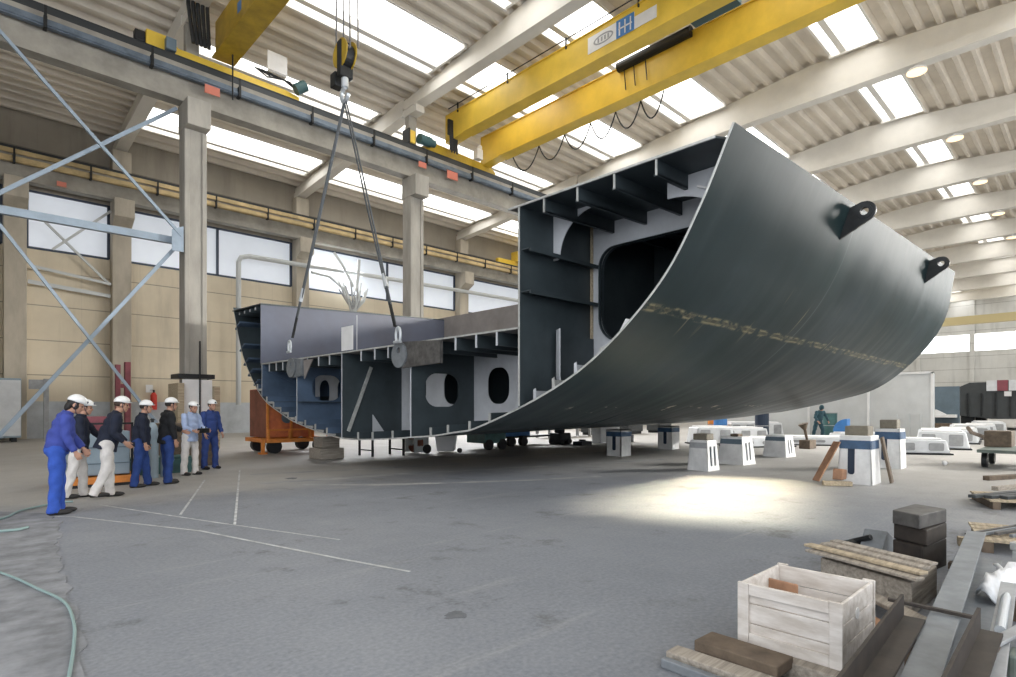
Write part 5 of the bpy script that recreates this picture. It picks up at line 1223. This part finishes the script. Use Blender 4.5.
# ================================================================= FLOOR MARKS AND HOSES
k_ = 0
def line(pts, w=.05, z=.004, m='chalk'):
    global k_
    k_ += 1; mb = MB(); rows_ = []
    for i, p in enumerate(pts):
        a, b = Vector(pts[max(0, i - 1)]), Vector(pts[min(len(pts) - 1, i + 1)]); d = (b - a).normalized(); n_ = Vector((-d.y, d.x)); p = Vector(p)
        rows_.append([(p.x - n_.x * w / 2, p.y - n_.y * w / 2, z), (p.x + n_.x * w / 2, p.y + n_.y * w / 2, z)])
    mb.grid(rows_); struct('trim_%d' % k_, mb, M[m])
line([(.54, 11.3), (1.3, 10.6), (2.35, 8.2), (3.0, 5.6), (3.24, 4.74)], .04)
line([(1.79, 11.56), (2.7, 8.6), (3.41, 6.48)], .035)
line([(4.09, 13.95), (2.49, 9.65)], .035); line([(5.4, 15.58), (2.81, 8.3)], .035)
line([(5.3, 11.7), (6.4, 10.6), (7.5, 9.9), (9.3, 8.9), (11, 8.3)], .22, .003, 'scuff'); line([(4.7, 12.5), (6.0, 12.2), (7.4, 12.0), (10.5, 11.2), (16, 9.6)], .34, .003, 'scuff'); line([(5.2, 14.3), (7.5, 13.6), (10.5, 12.9)], .22, .003, 'scuff')
line([(9.0, 16.5), (13, 14), (18, 12.2), (24, 10.5)], .3, .003, 'scuff')
random.seed(21)
for (x, y, r_) in ((2.82, 3.51, .085), (5.6, 12.9, .12)):
    k_ += 1; mb = MB(); mb.plate([(x + r_ * (1 + random.uniform(-.3, .3)) * math.cos(q * .35), y + r_ * (1 + random.uniform(-.3, .3)) * math.sin(q * .35)) for q in range(18)], [], ZF, 0, .003); struct('trim_%d' % k_, mb, M['oil'])
# rough concrete apron at the lower left
edge = [(-.6, 12.2), (.4, 12.0), (1.05, 11.1), (1.12, 10.2), (.98, 9.0), (.86, 8.2), (.80, 7.2), (.76, 6.4), (.72, 5.6), (.66, 4.9), (.60, 4.2), (.5, 3.2), (.3, 2.0), (-.8, 1.5)]
edge = [(a + random.uniform(-.04, .04), b + random.uniform(-.03, .03)) for (a, b) in [tuple(p[q] + (n_[q] - p[q]) * f / 5 for q in (0, 1)) for p, n_ in zip(edge, edge[1:]) for f in range(5)]]
mb = MB(); mb.plate(edge + [(-3.5, 2), (-3.5, 12)], [], ZF, -.01, .012); struct('trim_apron', mb, M['patch'])
def hose(label, pts, r):
    # smooth path
    q = [tuple(2 * a - b for a, b in zip(pts[0], pts[1]))] + pts + [tuple(2 * a - b for a, b in zip(pts[-1], pts[-2]))]; out = []
    for i in range(1, len(q) - 2):
        for k in range(6): out.append(_cr(q[i - 1], q[i], q[i + 1], q[i + 2], k / 6))
    out.append(pts[-1]); mb = MB(); mb.tube(out, r, 8); tag(mb.build('hose', M['hose'], smooth=True), label, 'hose')
z = .028
hose('teal hose curving across the rough concrete at the lower left', [(.05, 8.3, z), (.38, 7.26, z), (.55, 6.5, z), (.67, 5.9, z), (.66, 5.3, z), (.60, 4.8, z), (.50, 4.2, z), (.35, 3.4, z)], .011)
hose('teal hose lying behind the feet of the leftmost worker', [(-.2, 10.6, z), (.5, 10.9, z), (.8, 11.6, z), (1.3, 12.1, z), (1.5, 12.1, z)], .016)
hose('short teal hose end at the left picture edge', [(-.3, 10.0, z), (.25, 9.9, z), (.6, 9.8, z), (.75, 9.9, z)], .018)

# ================================================================= CAMERA AND LIGHT
cam = bpy.data.cameras.new('camera'); cam.sensor_width = 36.0; cam.lens = 36.0 * 580 / 1016
cam.shift_y = (408 - 338.5) / 1016; cam.clip_end = 400; cam.clip_start = .05
co = bpy.data.objects.new('camera', cam); COL.objects.link(co)
co.location = (0, 0, 1.6); co.rotation_euler = (R(90), 0, math.atan2(580, 602) * -1 + 0)
yaw = math.atan2(602, 580)                       # angle between the view and the hall's long axis
co.rotation_euler = (R(90), 0, yaw - R(90))
scene.camera = co
w = bpy.data.worlds.new('daylight'); scene.world = w; w.use_nodes = True
bg = w.node_tree.nodes['Background']; bg.inputs[0].default_value = (.93, .96, 1, 1); bg.inputs[1].default_value = 1.5
# sunlight falling through a skylight onto the floor beyond the hull section
def spot(name, loc, tgt, size, power, spread, col):
    l = bpy.data.lights.new(name, 'AREA'); l.shape = 'RECTANGLE'; l.size, l.size_y = size; l.energy = power; l.color = col; l.spread = R(spread)
    o = bpy.data.objects.new(name, l); COL.objects.link(o); o.location = loc
    o.rotation_euler = (Vector(tgt) - Vector(loc)).to_track_quat('-Z', 'Y').to_euler(); return o
spot('window_daylight', (40.0, -13.6, 11.0), (20.5, 3.5, 4.4), (14, 3.6), 1500, 45, (1, .97, .92))  # side lamp added for the shell, at the added right window band
spot('skylight_beam', (14.2, -6.4, 17.6), (10.0, 5.75, 0), (5.2, 3.0), 230, 6, (1, .89, .64))
spot('left_window_daylight', (20.0, 38.6, 11.4), (11.0, 12.0, 0.0), (46, 2.6), 3500, 100, (.97, .98, 1))
vs_ = scene.view_settings
scene.display_settings.display_device = 'sRGB'
vs_.view_transform = 'Standard'; vs_.look = 'None'; vs_.exposure = 0.72; vs_.gamma = 1.0; vs_.use_curve_mapping = False
cy = scene.cycles; cy.use_denoising = True; cy.max_bounces = 6; cy.diffuse_bounces = 4; cy.glossy_bounces = 3; cy.transmission_bounces = 2
cy.sample_clamp_indirect = 6; cy.caustics_reflective = False; cy.caustics_refractive = False
